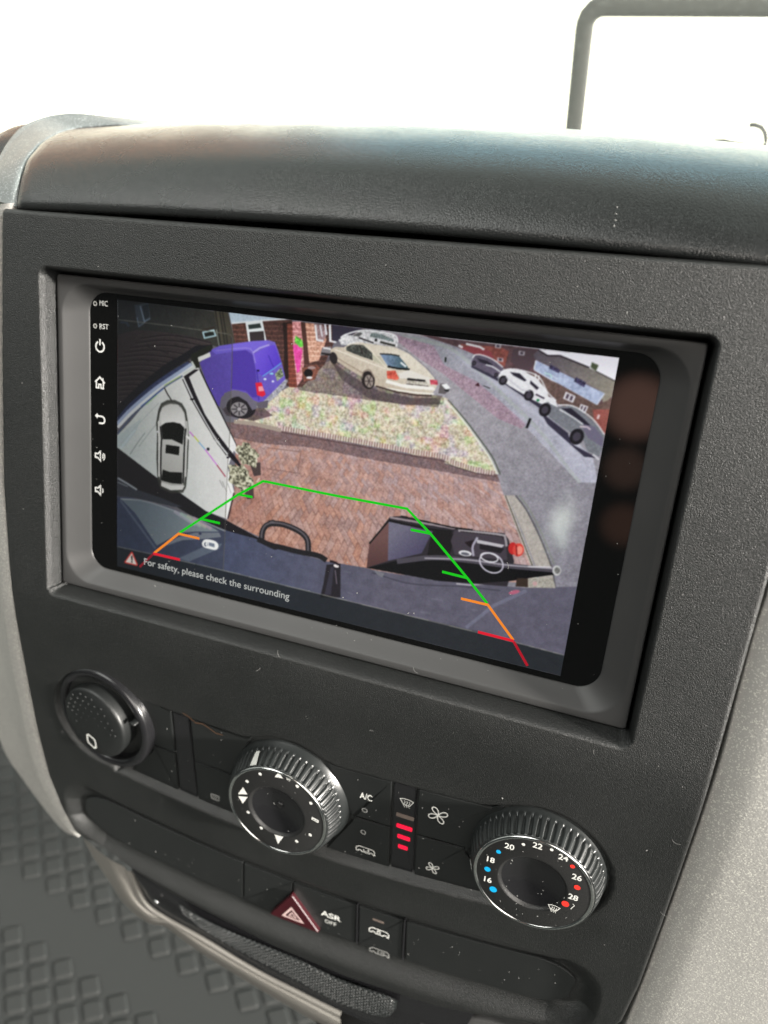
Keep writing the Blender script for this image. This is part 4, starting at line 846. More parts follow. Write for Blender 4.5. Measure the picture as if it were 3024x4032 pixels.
poly(F6([(230, 490), (400, 450), (700, 440), (900, 470), (1420, 525), (1440, 575), (1250, 600), (1130, 620), (900, 636), (600, 620), (80, 525)]), (14, 14, 18)); pl(F6([(300, 480), (560, 452), (800, 470), (1100, 510), (1430, 540)]), 20, (84, 80, 88), .9, True); pl(F6([(500, 455), (800, 466), (1100, 505), (1430, 530)]), 6, (150, 146, 154), .9, True); disc(F6([(1458, 545)])[0], 17, 20, (176, 176, 176)); disc(F6([(1462, 545)])[0], 11, 13, (112, 112, 110), tex=tx(.5)); pl(F6([(1250, 515), (1420, 520)]), 5, (190, 186, 190))
t = np.linspace(0, 2*math.pi, 26); e0 = F6([(985, 490)])[0]
pl([(e0[0]+46*math.cos(a)*1.0, e0[1]+38*math.sin(a)+10*math.cos(a)) for a in t], 6, (176, 172, 186)); e0 = F6([(970, 450)])[0]; pl([(e0[0]+34*math.cos(a), e0[1]+17*math.sin(a)+6*math.cos(a)) for a in t], 5, (206, 204, 212))
poly(F6([(1170, 600), (1250, 600), (1250, 665), (1160, 660)]), (60, 48, 42))
# caption bar and overlay panel
poly([(440, 2150), *D4([(35, 1070), (1020, 1290)]), *F6([(0, 778), (890, 990), (1512, 1158), (1512, 1420), (0, 1100)]), (1300, 2600), (440, 2320)], (20, 26, 28), .68)
pl([*D4([(35, 1070), (600, 1195), (1020, 1292)]), *F6([(0, 778), (890, 995), (1512, 1158)])], 2.6, (150, 148, 140), .8)
poly([*A([(35, 40), (35, 240), (800, 332), (1060, 372), (1100, 400), (1105, 480), (1075, 1422)]), *D4([(1060, 100), (1040, 700), (1022, 1292), (35, 1070)]), (440, 2150), (440, 1150)], (40, 42, 40), .16)
pl([*A([(35, 236), (500, 290), (1050, 368), (1092, 380), (1106, 410), (1100, 700), (1075, 1422)]), *D4([(1060, 300), (1040, 800), (1020, 1290)])], 3.0, (92, 90, 84), .75)
pl([*A([(35, 236), (500, 290), (1050, 368)])], 2, (140, 142, 134), .5)
# top-view car picture
cb_ = lambda P, **k: [*P]
body = [*A([(420, 1090), (445, 1030), (500, 1002), (565, 1000), (630, 1030), (665, 1090), (680, 1180), (690, 1300)]), *D4([(690, 60), (680, 330), (665, 500), (640, 548), (530, 550), (440, 510), (415, 440), (405, 250), (410, 20)]), *A([(402, 1200)])]
cb0 = np.mean(body, 0); poly([tuple(cb0+(np.array(p)-cb0)*1.05) for p in body], (60, 60, 56), .7, dens=False); pl(body, 8, (60, 62, 58), .7, closed=True)
body2 = [tuple(cb0+(np.array(p)-cb0)*.93) for p in body]
poly(body2, (196, 196, 192), c2=(150, 150, 146), ax=((625, 1590), (625, 1940)))
poly(A([(440, 1085), (470, 1040), (530, 1020), (600, 1030), (640, 1080), (660, 1230), (600, 1200), (500, 1190), (440, 1215)]), (178, 178, 174), c2=(206, 206, 202), ax=A([(500, 1030), (500, 1200)]))
poly([*A([(440, 1225), (480, 1198), (550, 1190), (620, 1205), (656, 1245), (640, 1400), (610, 1385), (540, 1352), (455, 1350)])], (14, 16, 15)); poly(D4([(485, 120), (612, 138), (606, 220), (480, 198)]), (14, 16, 15)); poly(D4([(455, 352), (520, 375), (636, 380), (632, 487), (540, 480), (444, 455)]), (14, 16, 15))
pl([*A([(432, 1230), (445, 1340)]), *D4([(440, 150), (435, 330), (440, 450)])], 6, (34, 34, 34)); pl([*A([(668, 1250)]), *D4([(660, 60), (650, 330), (645, 480)])], 6, (34, 34, 34)); pl([*A([(415, 1180), (418, 1300)]), *D4([(420, 150), (420, 420)])], 5, (206, 206, 202)); pl([*A([(678, 1180), (688, 1290)]), *D4([(676, 150), (668, 420)])], 5, (190, 190, 186))
pl(A([(395, 1285), (420, 1272)]), 7, (190, 190, 190)); pl(A([(676, 1315), (706, 1350)]), 8, (214, 214, 210))
poly(D4([(440, 470), (540, 500), (640, 500), (660, 500), (640, 540), (530, 545), (440, 505)]), (190, 190, 186))
# small car symbol and warning sign
sy = [(820, 1035), (840, 1008), (880, 1003), (940, 1018), (970, 1045), (972, 1075), (955, 1098), (915, 1098), (850, 1080), (825, 1062)]
poly(D4(sy), (232, 234, 230), dens=True); pl(D4([(855, 1030), (845, 1050), (858, 1068)]), 5, (90, 96, 108), 1, True); poly(D4([(885, 1030), (938, 1042), (938, 1078), (884, 1062)]), (110, 118, 130)); pl(D4([(872, 1030), (872, 1065)]), 2, (110, 118, 130))
poly(D4([(162, 1118), (172, 1118), (224, 1240), (215, 1250), (100, 1222), (98, 1210)]), (196, 66, 60)); poly(D4([(166, 1132), (212, 1238), (108, 1214)]), (226, 214, 206)); pl(D4([(166, 1155), (168, 1198)]), 5.5, (34, 34, 34)); disc(D4([(167, 1212)])[0], 3.4, 3, (34, 34, 34))
# overall: viewing-angle fall-off at the left, a little softness, fine moire
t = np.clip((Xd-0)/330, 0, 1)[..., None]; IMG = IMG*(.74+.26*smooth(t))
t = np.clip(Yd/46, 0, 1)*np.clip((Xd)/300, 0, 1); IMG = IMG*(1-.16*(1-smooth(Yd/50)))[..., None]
mo_ = np.sin((Xd*.93+Yd*1.35)*math.pi*.62)*np.clip((vnoise(90, 31)[..., 0]-.3)*2, 0, 1); IMG = IMG*(1+.055*mo_[..., None]*np.clip((Xd-300)/200, 0, 1)[..., None])
IMG = IMG*(1+.05*(n1-.5))[..., None]
def blur(a):
    a = (np.roll(a, 1, 0)+2*a+np.roll(a, -1, 0))/4; return (np.roll(a, 1, 1)+2*a+np.roll(a, -1, 1))/4
IMG = np.clip(IMG, 0, 1)**.88; IMG = np.clip(IMG+.06*np.sin((IMG-.5)*2*math.pi), 0, 1)
for k_ in range(9): IMG = blur(IMG)
g_ = blur(blur(blur(IMG))); g_ = blur(blur(blur(g_))); IMG = np.clip(IMG+.8*(IMG-g_)+.018*rng.standard_normal(IMG.shape), 0, 1)
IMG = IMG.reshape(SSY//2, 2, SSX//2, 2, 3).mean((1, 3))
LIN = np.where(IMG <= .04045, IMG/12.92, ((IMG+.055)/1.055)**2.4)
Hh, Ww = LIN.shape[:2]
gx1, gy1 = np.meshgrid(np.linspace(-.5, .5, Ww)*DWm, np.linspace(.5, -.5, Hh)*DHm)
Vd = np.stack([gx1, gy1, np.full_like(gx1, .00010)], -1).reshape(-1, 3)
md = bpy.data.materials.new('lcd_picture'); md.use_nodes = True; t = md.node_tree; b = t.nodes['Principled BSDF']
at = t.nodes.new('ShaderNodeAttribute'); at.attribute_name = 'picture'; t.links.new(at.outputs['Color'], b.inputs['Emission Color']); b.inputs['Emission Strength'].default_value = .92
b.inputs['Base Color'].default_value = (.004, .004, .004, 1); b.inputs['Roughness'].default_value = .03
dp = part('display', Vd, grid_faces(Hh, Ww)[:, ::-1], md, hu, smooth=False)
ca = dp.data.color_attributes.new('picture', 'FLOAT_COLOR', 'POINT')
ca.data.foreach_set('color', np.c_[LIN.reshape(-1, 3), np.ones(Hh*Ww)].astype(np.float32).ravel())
def emat(name, rgb, s=.95):
    lin = [((c/255+.055)/1.055)**2.4 if c > 10 else c/255/12.92 for c in rgb]
    return mat(name, (.004, .004, .004), .3, emit=(lin, s))
def upl(P, z=0.): return [tuple(unp(u, v, z)[:2]) for u, v in P]
G_, O_, R_ = emat('guide_green', (0, 205, 12)), emat('guide_orange', (250, 140, 34)), emat('guide_red', (226, 14, 44))
Rd = emat('guide_red_dim', (128, 16, 34))
wl = .00100
def gl(name, P, m_, z, w=wl):
    V_, F_ = ribbon(upl(P, z), w, z); part(name, V_, F_, m_, dp, smooth=False)
gl('green_guide_line', [*D4([(610, 942), (810, 812), (1150, 590), (1388, 462)]), *E5([(0, 348), (630, 475), (1310, 600), (1530, 835)]), *F6([(810, 600), (955, 785)])], G_, .0002)
gl('green_guide_tick', D4([(1145, 583), (1290, 610)]), G_, .00022); gl('green_guide_tick', D4([(800, 812), (986, 854)]), G_, .00022)
gl('green_guide_tick', E5([(1345, 795), (1530, 832)]), G_, .00022, .0010); gl('green_guide_tick', F6([(628, 555), (808, 600)]), G_, .00022, .0010)
gl('orange_guide_line', D4([(794, 997), (600, 952), (368, 1136)]), O_, .00026); gl('orange_guide_line', F6([(765, 750), (960, 796), (1145, 1052)]), O_, .00026, .0010)
gl('red_guide_line', D4([(362, 1136), (612, 1194)]), R_, .0003, .0011); gl('red_guide_line', F6([(888, 992), (1148, 1058)]), R_, .0003, .0011)
gl('red_guide_line', D4([(362, 1142), (236, 1262)]), Rd, .00028); gl('red_guide_line', F6([(1148, 1062), (1248, 1238)]), emat('guide_red_low', (178, 8, 34)), .00028)
# caption text
cap_m = emat('caption_white', (206, 208, 204), .82)
s0 = np.array(upl(D4([(275, 1236)]), .0002)[0]); s1 = np.array(upl(E5([(206, 1420)]), .0002)[0])
V_, F_ = glyphs('For safety, please check the surrounding'); L_ = V_[:, 0].max()-V_[:, 0].min()
ex_ = (s1-s0); ex_ = np.array([np.linalg.norm(ex_), 0])/L_
ch = .00315
V, F = text('For safety, please check the surrounding', s0-np.array([0, .0]), ex_, (0, ch), .00038)
part('caption', V, F, cap_m, dp, smooth=False)
# touch icons on the glass, left margin
wi = M['whiteicon']
IC = lambda P: upl([(340+a*.3794, 1160+b*.3794) for a, b in P], .0002)
def icon(name, *VF, m_=wi, parent=hu, label=None): V_, F_ = join(*VF); return part(name, V_, F_, m_, parent, smooth=False, label=label)
zi = .00015
c0 = IC([(90, 92)])[0]; icon('microphone_hole', ribbon(circ(*c0, .00075, 16), .0005, zi, True), m_=M['greyp'])
c0 = IC([(90, 325)])[0]; icon('reset_hole', ribbon(circ(*c0, .00075, 16), .0005, zi, True), m_=M['greyp'])
p0, p1, p2 = IC([(132, 112), (216, 122), (132, 85)])
icon('microphone_label', text('MIC', p0, ((p1[0]-p0[0])/2.2, 0), (0, .0022), zi))
p0, p1 = IC([(132, 352), (224, 362)])
icon('reset_label', text('RST', p0, ((p1[0]-p0[0])/2.15, 0), (0, .0022), zi))
c0 = np.array(IC([(141, 540)])[0]); R0 = .0021
arc_ = [(c0[0]+R0*math.cos(a), c0[1]+R0*math.sin(a)) for a in np.radians(np.linspace(118, 422, 28))]
icon('power_icon', ribbon(arc_, .0007, zi), ribbon([c0+[0, .0006], c0+[0, .0031]], .0007, zi+.00003))
c0 = np.array(IC([(140, 918)])[0]); k = .00095
hs = np.array([(-2.6, .2), (0, 2.6), (2.6, .2)])*k+c0; bd = np.array([(-1.9, .6), (-1.9, -2.2), (-.6, -2.2), (-.6, -.6), (.6, -.6), (.6, -2.2), (1.9, -2.2), (1.9, .6)])*k+c0
icon('home_icon', ribbon(hs, .0007, zi), ribbon(bd, .0006, zi+.00003), ribbon([c0+np.array([1.7, 2.4])*k, c0+np.array([1.7, 1.2])*k], .0005, zi+.00006))
c0 = np.array(IC([(145, 1295)])[0]); ba = [(-2.0, 1.4), (.8, 1.4)]+[(.8+1.55*math.sin(a), -.15+1.55*math.cos(a)) for a in np.linspace(.2, math.pi, 10)]+[(-.8, -1.7)]
icon('back_icon', ribbon(np.array(ba)*k+c0, .0007, zi), flat(np.array([(-3.0, 1.4), (-1.5, .2), (-1.5, 2.6)])*k+c0, zi+.00003))
def spk(c0, waves):
    parts_ = [ribbon(np.array([(-2.4, -.9), (-2.4, .9), (-1.0, .9), (.4, 2.2), (.4, -2.2), (-1.0, -.9)])*k+c0, .0006, zi, True)]
    for w in range(waves): parts_.append(ribbon([(c0[0]+k*(.6+(1.3+w*.9)*math.cos(a)), c0[1]+k*(1.2+w*.9)*math.sin(a)) for a in np.linspace(-.9, .9, 8)], .00045, zi+.00003))
    return parts_
icon('volume_up_icon', *spk(np.array(IC([(138, 1675)])[0]), 2)); icon('volume_down_icon', *spk(np.array(IC([(138, 2030)])[0]), 1))
# ------------------------------------------------------------------ climate control row
cc = thing('climate_control', 'row of black heating and fan controls with two ribbed knobs between flat buttons', 'climate control', (-.005, -.14, .002))
def curve_top(x): return -118.9+.00055*(x+3)**2
def curve_bot(x): return -171.4+.00088*x*x
def btn_outline(xa, xb, fa, fb, n=10, cut=None):
    """outline in mm between x = xa(y), xb(y) lines and y = fa(x), fb(x) curves"""
    P = []
    for t in np.linspace(0, 1, n): x = xa[1]+(xb[1]-xa[1])*t; P.append((x, fb(x)))
    for t in np.linspace(0, 1, n): x = xb[0]+(xa[0]-xb[0])*t; P.append((x, fa(x)))
    P = np.array(P)
    # round the corners a little by resampling tight
    return P
def soften(P, r=.9):
    out = []; n = len(P)
    for i in range(n):
        a, b, c = P[i-1], P[i], P[(i+1) % n]
        u, v = (a-b), (c-b); lu, lv = np.linalg.norm(u), np.linalg.norm(v)
        cosv = np.dot(u, v)/(lu*lv+1e-9)
        if cosv > -.7:
            rr = min(r, lu*.4, lv*.4); p = b+u/lu*rr; q = b+v/lv*rr
            out += [p, (p+2*b+q)/4, q]
        else: out.append(b)
    return np.array(out)
mid = lambda x: -145.4+.0006*x*x
def zbtn(h): return lambda x, y: zrow(x, y)+h
def clipc(P, c, r):
    """push outline points out of a circle (the knob well)"""
    P = P.copy(); d = P-np.array(c); L = np.hypot(d[:, 0], d[:, 1]); m_ = L < r
    P[m_] = np.array(c)+d[m_]/L[m_, None]*r
    return P
def button(name, xa, xb, fa, fb, h=.0011, label=None, c=None, m_=None, tilt=0., parent=None, bev=.0006):
    P = btn_outline(xa, xb, fa, fb, 26)
    if c: P = clipc(P, c[0], c[1])
    P = soften(P)
    V, F = slab(P*mm, lambda x, y: zrow(x, y)+h+tilt*(y/mm+145)*mm, lambda x, y: zrow(x, y)-.001, bev)
    return part(name, V, F, m_ or M['button'], parent or cc, smooth=False, label=label)
g = .45
up = lambda x: curve_top(x)-.9; dn_ = lambda x: curve_bot(x)+.9; mu = lambda x: mid(x)+g*.7; ml = lambda x: mid(x)-g*.7
b1 = button('blank_button', (-92, -92), (-64.1, -65.0), up, mu, c=(LG, 27.6)); b2 = button('blank_button', (-92, -92), (-65.0, -66.0), ml, dn_, c=(LG, 27.6))
s1_ = button('blank_strip', (-63.4, -65.2), (-54.6, -55.4), up, dn_, h=.0007, m_=M['gloss'])
b3 = button('blank_button', (-53.9, -54.4), (-22, -22), up, mu, c=(K1, 30.5)); b4 = button('rear_heater_button', (-54.4, -54.8), (-22, -22), ml, dn_, c=(K1, 30.5))
b5 = button('air_conditioning_button', (12, 12), (41.5, 41.8), up, mu, c=(K1, 30.5)); b6 = button('recirculation_button', (12, 12), (41.8, 42.0), ml, dn_, c=(K1, 30.5))
s2_ = button('fan_level_strip', (42.3, 42.8), (52.2, 52.9), up, dn_, h=.0007, m_=M['gloss'])
b7 = button('fan_faster_button', (52.9, 53.3), (90, 90), up, mu, c=(K2, 29.3)); b8 = button('fan_slower_button', (53.3, 53.6), (90, 90), ml, dn_, c=(K2, 29.3))
HB = .0011+.00006
fnb = lambda x, y: zrow(x, y)+HB
fns = lambda x, y: zrow(x, y)+.0007+.00006
def SR(P, h=HB): return [tuple(onS(u, v, 0, lambda x, y: zrow(x, y)+h)[:2]) for u, v in P]
def KR(P): return cr(1250, 2950, .4219, P)
w_ = M['white']
p0, p1, p2 = SR(KR([(396, 452), (546, 492), (405, 400)]))
part('lettering', *text('A/C', np.array(p0), (.00235*1.05, 0), (0, .0034), 0, fnb, bold=.02), w_, b5, smooth=False)
def led_ring(c_, parent):
    part('indicator_lamp', *ribbon(circ(*c_, .0011, 18), .0004, 0, True, fnb), M['greyp'], parent, smooth=False)
led_ring(SR(KR([(440, 570)]))[0], b5); led_ring(SR(KR([(428, 775)]))[0], b6)
def van(c_, s, fn, parent, m_=w_, name='van_symbol', extra=(), w=.00042):
    B_ = np.array([(-4.4, .1), (-4.2, 1.1), (-2.9, 2.0), (3.6, 2.0), (4.5, 1.1), (4.5, -1.0), (3.9, -1.0), (3.6, -.4), (2.9, -.1), (2.2, -.4), (1.9, -1.0), (-1.6, -1.0), (-1.9, -.4), (-2.5, -.1), (-3.1, -.4), (-3.4, -1.0), (-4.3, -1.0)])
    VF = [ribbon(B_*s+c_, w, 0, True, fn)]+[ribbon(np.array(e)*s+c_, w*.75, .00003, cl, fn) for e, cl in extra]
    part(name, *join(*VF), m_, parent, smooth=False)
ck = np.array(SR(KR([(445, 950)]))[0])
van(ck, .00098, fnb, b6, name='recirculation_symbol', extra=[([(-.6, .9), (-.9, .1), (-.3, -.3), (1.2, -.3), (1.6, .1), (1.5, .9)], False), ([(1.0, .6), (1.5, 1.1), (2.0, .5)], False)])
def defrost(c_, s, fn, parent, m_=w_, w=.00032, rot=0., name='demist_symbol'):
    R2 = np.array([[math.cos(rot), -math.sin(rot)], [math.sin(rot), math.cos(rot)]])
    T = lambda P: (np.array(P)*s)@R2.T+c_
    top_ = [(x, 1.55+.55*(1-(x/2.7)**2)) for x in np.linspace(-2.7, 2.7, 9)]
    VF = [ribbon(T(top_+[(1.25, -1.0), (.9, -1.2)][:1]+[(-1.25, -1.0)]), w, 0, True, fn)]
    for k in (-1, 0, 1): VF.append(ribbon(T([(k*.95+.28*math.sin(a*2.2), 1.2-a) for a in np.linspace(0, 3.4, 14)]), w*.8, .00003*(k+2), False, fn))
    part(name, *join(*VF), m_, parent, smooth=False)
defrost(np.array(SR(KR([(830, 512)]))[0]), .00108, fns, s2_)
def bar(px, w, h, m_, name):
    c_ = np.array(SR(KR([px]), .0008)[0]); V, F = slab(rrect(c_[0]-w/2, c_[0]+w/2, c_[1]-h/2, c_[1]+h/2, .0004, 4, 3), lambda x, y: zrow(x, y)+.00105, lambda x, y: zrow(x, y)+.0005, .0001)
    part(name, V, F, m_, s2_, smooth=False)
bar((818, 630), .0078, .0020, M['ledoff'], 'fan_level_lamp'); bar((811, 730), .0069, .0021, M['led'], 'fan_level_lamp'); bar((805, 825), .0056, .0021, M['led'], 'fan_level_lamp'); bar((797, 915), .0043, .0020, M['led'], 'fan_level_lamp')
def fan(c_, s, fn, parent, w=.00042):
    VF = []
    for k in range(4):
        a = k*math.pi/2+.35; pts = []
        for t in np.linspace(0, 2*math.pi, 18, endpoint=False):
            r_ = 1.15+1.0*math.cos(t); q = .72*math.sin(t)*(.75+.25*math.cos(t))+.28*r_*.5
            pts.append((r_*math.cos(a)-q*math.sin(a), r_*math.sin(a)+q*math.cos(a)))
        VF.append(ribbon(np.array(pts)*s+c_, w, .00002*k, True, fn))
    part('fan_symbol', *join(*VF), w_, parent, smooth=False)
fan(np.array(SR(KR([(1125, 618)]))[0]), .00200, fnb, b7, .0005); fan(np.array(SR(KR([(1074, 1110)]))[0]), .00140, fnb, b8, .0004)
ch_ = np.array(SR([(750+230*.4219, 2800+805*.4219)])[0])
part('rear_heater_symbol', *join(ribbon(np.array([(-2.1, 1.5), (2.1, 1.5), (2.1, -1.5), (-2.1, -1.5)])*.00098+ch_, .00042, 0, True, fnb), *[ribbon([(ch_[0]+.00098*(k*.95+.3*math.sin(a*2.)), ch_[1]+.00098*(1.9-a)) for a in np.linspace(0, 3.8, 12)], .0003, .00003*(k+2), False, fnb) for k in (-1, 0, 1)]), M['greyp'], b4, smooth=False)
# split grooves where two half buttons meet: dark slots
for xa_, xb_, b_ in ((26, 37, b5), (58, 69, b7)):
    P = [(x*mm, mid(x)*mm) for x in np.linspace(xa_, xb_, 8)]; part('groove', *ribbon(P, .0007, 0, False, lambda x, y: zrow(x, y)+.0013), M['gap'], b_, smooth=False)

# ---- knobs
TK = math.radians(9)
def knob(name, org, rd, rb, depth, pointer, label, nrib=54):
    """org: centre of the dial face in console coordinates"""
    ax = np.array([0, -math.sin(TK)*-1*0+math.sin(TK)*0, 1.0])
    ey_ = np.array([0, math.cos(TK), math.sin(TK)]); ez_ = np.array([0, -math.sin(TK), math.cos(TK)]); ex0 = np.array([1, 0, 0])
    def Lc(P): P = np.asarray(P, float); return org+P[..., :1]*ex0+P[..., 1:2]*ey_+P[..., 2:3]*ez_
    nt_ = nrib*10; th = np.linspace(0, 2*math.pi, nt_, endpoint=False)
    prof_ = [(rb, -depth), (rb, -depth+.0012), (rb-.0002, -depth+.0022), (rb-.0010, -depth+.0034), (rb-.0017, -depth+.0052)]
    r1 = rb-.0019; z1 = -depth+.0060; r2 = rd+.0012; z2 = -.0007
    ns = 22
    for i in range(ns+1):
        t = i/ns; prof_.append((r1+(r2-r1)*t**1.5, z1+(z2-z1)*t))
    prof_ += [(rd+.0010, -.0004), (rd+.0006, -.0004), (rd+.0004, -.0012)]
    R_ = np.array([p[0] for p in prof_])[:, None]*np.ones(nt_)[None]; Z_ = np.array([p[1] for p in prof_])[:, None]*np.ones(nt_)[None]
    for i in range(ns+1):
        t = i/ns; j = 5+i
        sharp = np.clip(np.cos(th*nrib), -1, 1)
        wdt = -.2+.9*(1-t)**2                                 # flutes taper to a point towards the base
        rib = np.clip((sharp-wdt)/(1-wdt), 0, 1)**.7
        amp = .00095*min(1, t/.12)*min(1, (1-t)/.10+.25)
        R_[j] -= amp*rib
    V = Lc(np.stack([R_*np.cos(th), R_*np.sin(th), Z_], -1)).reshape(-1, 3)
    kb = part('control_knob', V, grid_faces(len(prof_), nt_, True), M['grip'], cc, label=label)
    # chrome ring
    tr_ = np.linspace(0, 2*math.pi, 12, endpoint=False); ZR = -.00035; th2 = np.linspace(0, 2*math.pi, 160, endpoint=False)
    rr = rd-.0001+.00075*np.cos(tr_)[:, None]; V = Lc(np.stack([rr*np.cos(th2), rr*np.sin(th2), ZR+.0006*np.sin(tr_)[:, None]*np.ones(160)], -1)).reshape(-1, 3)
    F = np.array([[i*160+j, i*160+(j+1) % 160, ((i+1) % 12)*160+(j+1) % 160, ((i+1) % 12)*160+j] for i in range(12) for j in range(160)])
    part('chrome_ring', V, F, M['chrome'], kb)
    # dial face with the shallow round dish in its middle
    rd0 = rd*.585
    dp_ = [(rd-.0006, -.0001), (rd-.0008, .0), (rd0+.0007, 0), (rd0+.00035, .00006), (rd0, -.00006), (rd0-.0004, -.0007), (rd0-.0010, -.0011)]
    V = np.concatenate([Lc(np.stack([r_*np.cos(th2), r_*np.sin(th2), z_+0*th2], -1)) for r_, z_ in dp_]); part('dial_face', V, grid_faces(len(dp_), 160, True), M['dial'], kb)
    rs = np.linspace(1, .0, 14); V = np.concatenate([Lc(np.stack([(rd0-.0010)*r_*np.cos(th2), (rd0-.0010)*r_*np.sin(th2), -.0011-.0022*(1-r_**2)+0*th2], -1)) for r_ in rs]); part('dial_dish', V, grid_faces(len(rs), 160, True), M['gloss'], kb)
    a = math.radians(pointer)                                  # white pointer inlaid in the flutes
    P = []
    for i in range(9):
        t = i/8; r_ = r1+(r2-r1)*t**1.5+.00022; z_ = z1+(z2-z1)*t; hw = (.0006+.0011*t**.8)*(1 if i else .3)
        for s_ in (-1, -.5, 0, .5, 1): aa = a+s_*hw/r_; P.append((r_*math.cos(aa), r_*math.sin(aa), z_))
    part('pointer', Lc(P[10:]), grid_faces(7, 5), M['white'], kb)
    return kb, Lc, ey_, ez_
def onK(org, u, v):                                            # photo point on the dial's own plane -> (x, y) in dial coordinates
    ey_ = np.array([0, math.cos(TK), math.sin(TK)]); ez_ = np.array([0, -math.sin(TK), math.cos(TK)])
    d = RC.T @ np.array([(u-1512)/FOC, (v-2016)/FOC, 1]); k = ((org-CAM)@ez_)/(d@ez_); p = CAM+d*k-org
    return np.array([p[0], p@ey_])
O1 = np.array([-.0053, -.1447, .0142]); O2 = np.array([.1028, -.1378, .0142])
kb1, L1, _, _ = knob('k', O1, .0226, .0283, .0150, 117, 'left ribbed knob with white air direction arrows')
kb2, L2, _, _ = knob('k', O2, .0222, .0278, .0150, 188, 'right ribbed knob with temperatures from 16 to 28')
def dialmark(name, L, kb, VF, m_):
    V, F = VF; part(name, L(np.asarray(V)), F, m_, kb, smooth=False)
zk = .00008
k1 = lambda x, y: .96*onK(O1, 750+x*.4219, 2800+y*.4219); k2 = lambda x, y: .965*onK(O2, 1750+x*.4219, 3100+y*.4219)
VF = []
for x, y in [(645, 571), (518, 643), (528, 943), (656, 1096), (1000, 1225), (1132, 1163), (1138, 855), (1006, 690)]: VF.append(flat(circ(*k1(x, y), .00078, 16), zk))
for T_ in ([(785, 598), (825, 553), (868, 614)], [(430, 765), (478, 700), (522, 770)], [(432, 786), (524, 795), (476, 860)], [(786, 1160), (870, 1182), (818, 1252)]):
    VF.append(flat([k1(*p) for p in T_], zk))
dialmark('arrow_marks', L1, kb1, join(*VF), w_)
dialmark('vent_mark', L1, kb1, join(flat([k1(1148, 988), k1(1216, 1022), k1(1212, 1048), k1(1142, 1012)], zk)), w_)
dialmark('vent_mark_slots', L1, kb1, join(ribbon([k1(1156, 1008), k1(1176, 1018)], .0004, zk+.00005), ribbon([k1(1184, 1020), k1(1206, 1030)], .0004, zk+.00005)), M['dial'])
defr = []
def defrost2(c_, s, w, L, kb, rot=0):
    R2 = np.array([[math.cos(rot), -math.sin(rot)], [math.sin(rot), math.cos(rot)]]); T = lambda P: (np.array(P)*s)@R2.T+c_
    top_ = [(x, 1.55+.55*(1-(x/2.7)**2)) for x in np.linspace(-2.7, 2.7, 9)]
    VF = [ribbon(T(top_+[(1.25, -1.0), (-1.25, -1.0)]), w, zk, True)]
    for k in (-1, 0, 1): VF.append(ribbon(T([(k*.95+.28*math.sin(a*2.2), 1.2-a) for a in np.linspace(0, 3.4, 14)]), w*.8, zk+.00003*(k+2)))
    dialmark('demist_symbol', L, kb, join(*VF), w_)
defrost2(k1(922, 612), .00060, .00024, L1, kb1, -.15); defrost2(k2(1027, 1140), .00082, .00028, L2, kb2, 0)
part('hub_pin', *(lambda V, F: (L1(V), F))(*slab(circ(*k1(802, 922), .0017, 24)-0, -.0026, -.006, .0004)), M['gloss'], kb1)
part('hub_hole', *(lambda V, F: (L1(V), F))(*flat(circ(*k1(802, 920), .0011, 20), -.00255)), M['gap'], kb1, smooth=False)
for s, x, y, n_ in (('16', 392, 858, 0), ('18', 420, 665, 0), ('20', 600, 537, 0), ('22', 872, 530, 0), ('24', 1122, 645, 0), ('26', 1253, 836, 0), ('28', 1216, 1028, 0)):
    dialmark('temperature_'+{'16': 'sixteen', '18': 'eighteen', '20': 'twenty', '22': 'twenty_two', '24': 'twenty_four', '26': 'twenty_six', '28': 'twenty_eight'}[s], L2, kb2, text(s, k2(x, y), (.0027, 0), (0, .0027), zk, None, True, .02), w_)
VF = [flat(circ(*k2(x, y), .00066, 16), zk) for x, y in ((735, 518), (1008, 570))]; dialmark('white_dots', L2, kb2, join(*VF), w_)
VF = [flat(circ(*k2(x, y), r_, 20), zk) for x, y, r_ in ((494, 590, .00092), (387, 758, .00122), (442, 953, .00148))]; dialmark('blue_dots', L2, kb2, join(*VF), M['blue'])
VF = [flat(circ(*k2(x, y), r_, 20), zk) for x, y, r_ in ((1210, 732, .00088), (1255, 935, .00118), (1140, 1093, .00142))]; dialmark('red_dots', L2, kb2, join(*VF), M['redp'])
dialmark('hook_mark', L2, kb2, ribbon([k2(1212, 1092), k2(1228, 1110), k2(1205, 1130), k2(1192, 1145)], .00026, zk), w_)

# ------------------------------------------------------------------ round dotted push cap in its ring
lg = thing('round_push_cap', 'round black cap with raised dots and a small white can symbol in a glossy ring', 'cap', (-.1035, -.136, .004))
eyk = np.array([0, math.cos(TK), math.sin(TK)]); ezk = np.array([0, -math.sin(TK), math.cos(TK)])
OL = np.array([-.1020, -.1335, .0040])
yaw = lambda e, z, a: (e*math.cos(a)+z*math.sin(a), z*math.cos(a)-e*math.sin(a))
exl, ezl = yaw(np.array([1., 0, 0]), ezk, math.radians(5)); exc, ezc = yaw(np.array([1., 0, 0]), ezk, math.radians(7))
def LL(P): P = np.asarray(P, float); return OL+P[..., :1]*exl+P[..., 1:2]*eyk+P[..., 2:3]*ezl
th2 = np.linspace(0, 2*math.pi, 160, endpoint=False)
rp_ = [(.0272, -.004), (.0272, .0010), (.0268, .0018), (.0257, .0025), (.0243, .0025), (.0232, .0018), (.0226, .0004), (.0222, -.006), (.0, -.006)]
V = np.concatenate([LL(np.stack([r_*np.cos(th2), r_*np.sin(th2), z_+0*th2], -1)) for r_, z_ in rp_]); part('ring', V, grid_faces(len(rp_), 160, True), M['gloss'], lg)
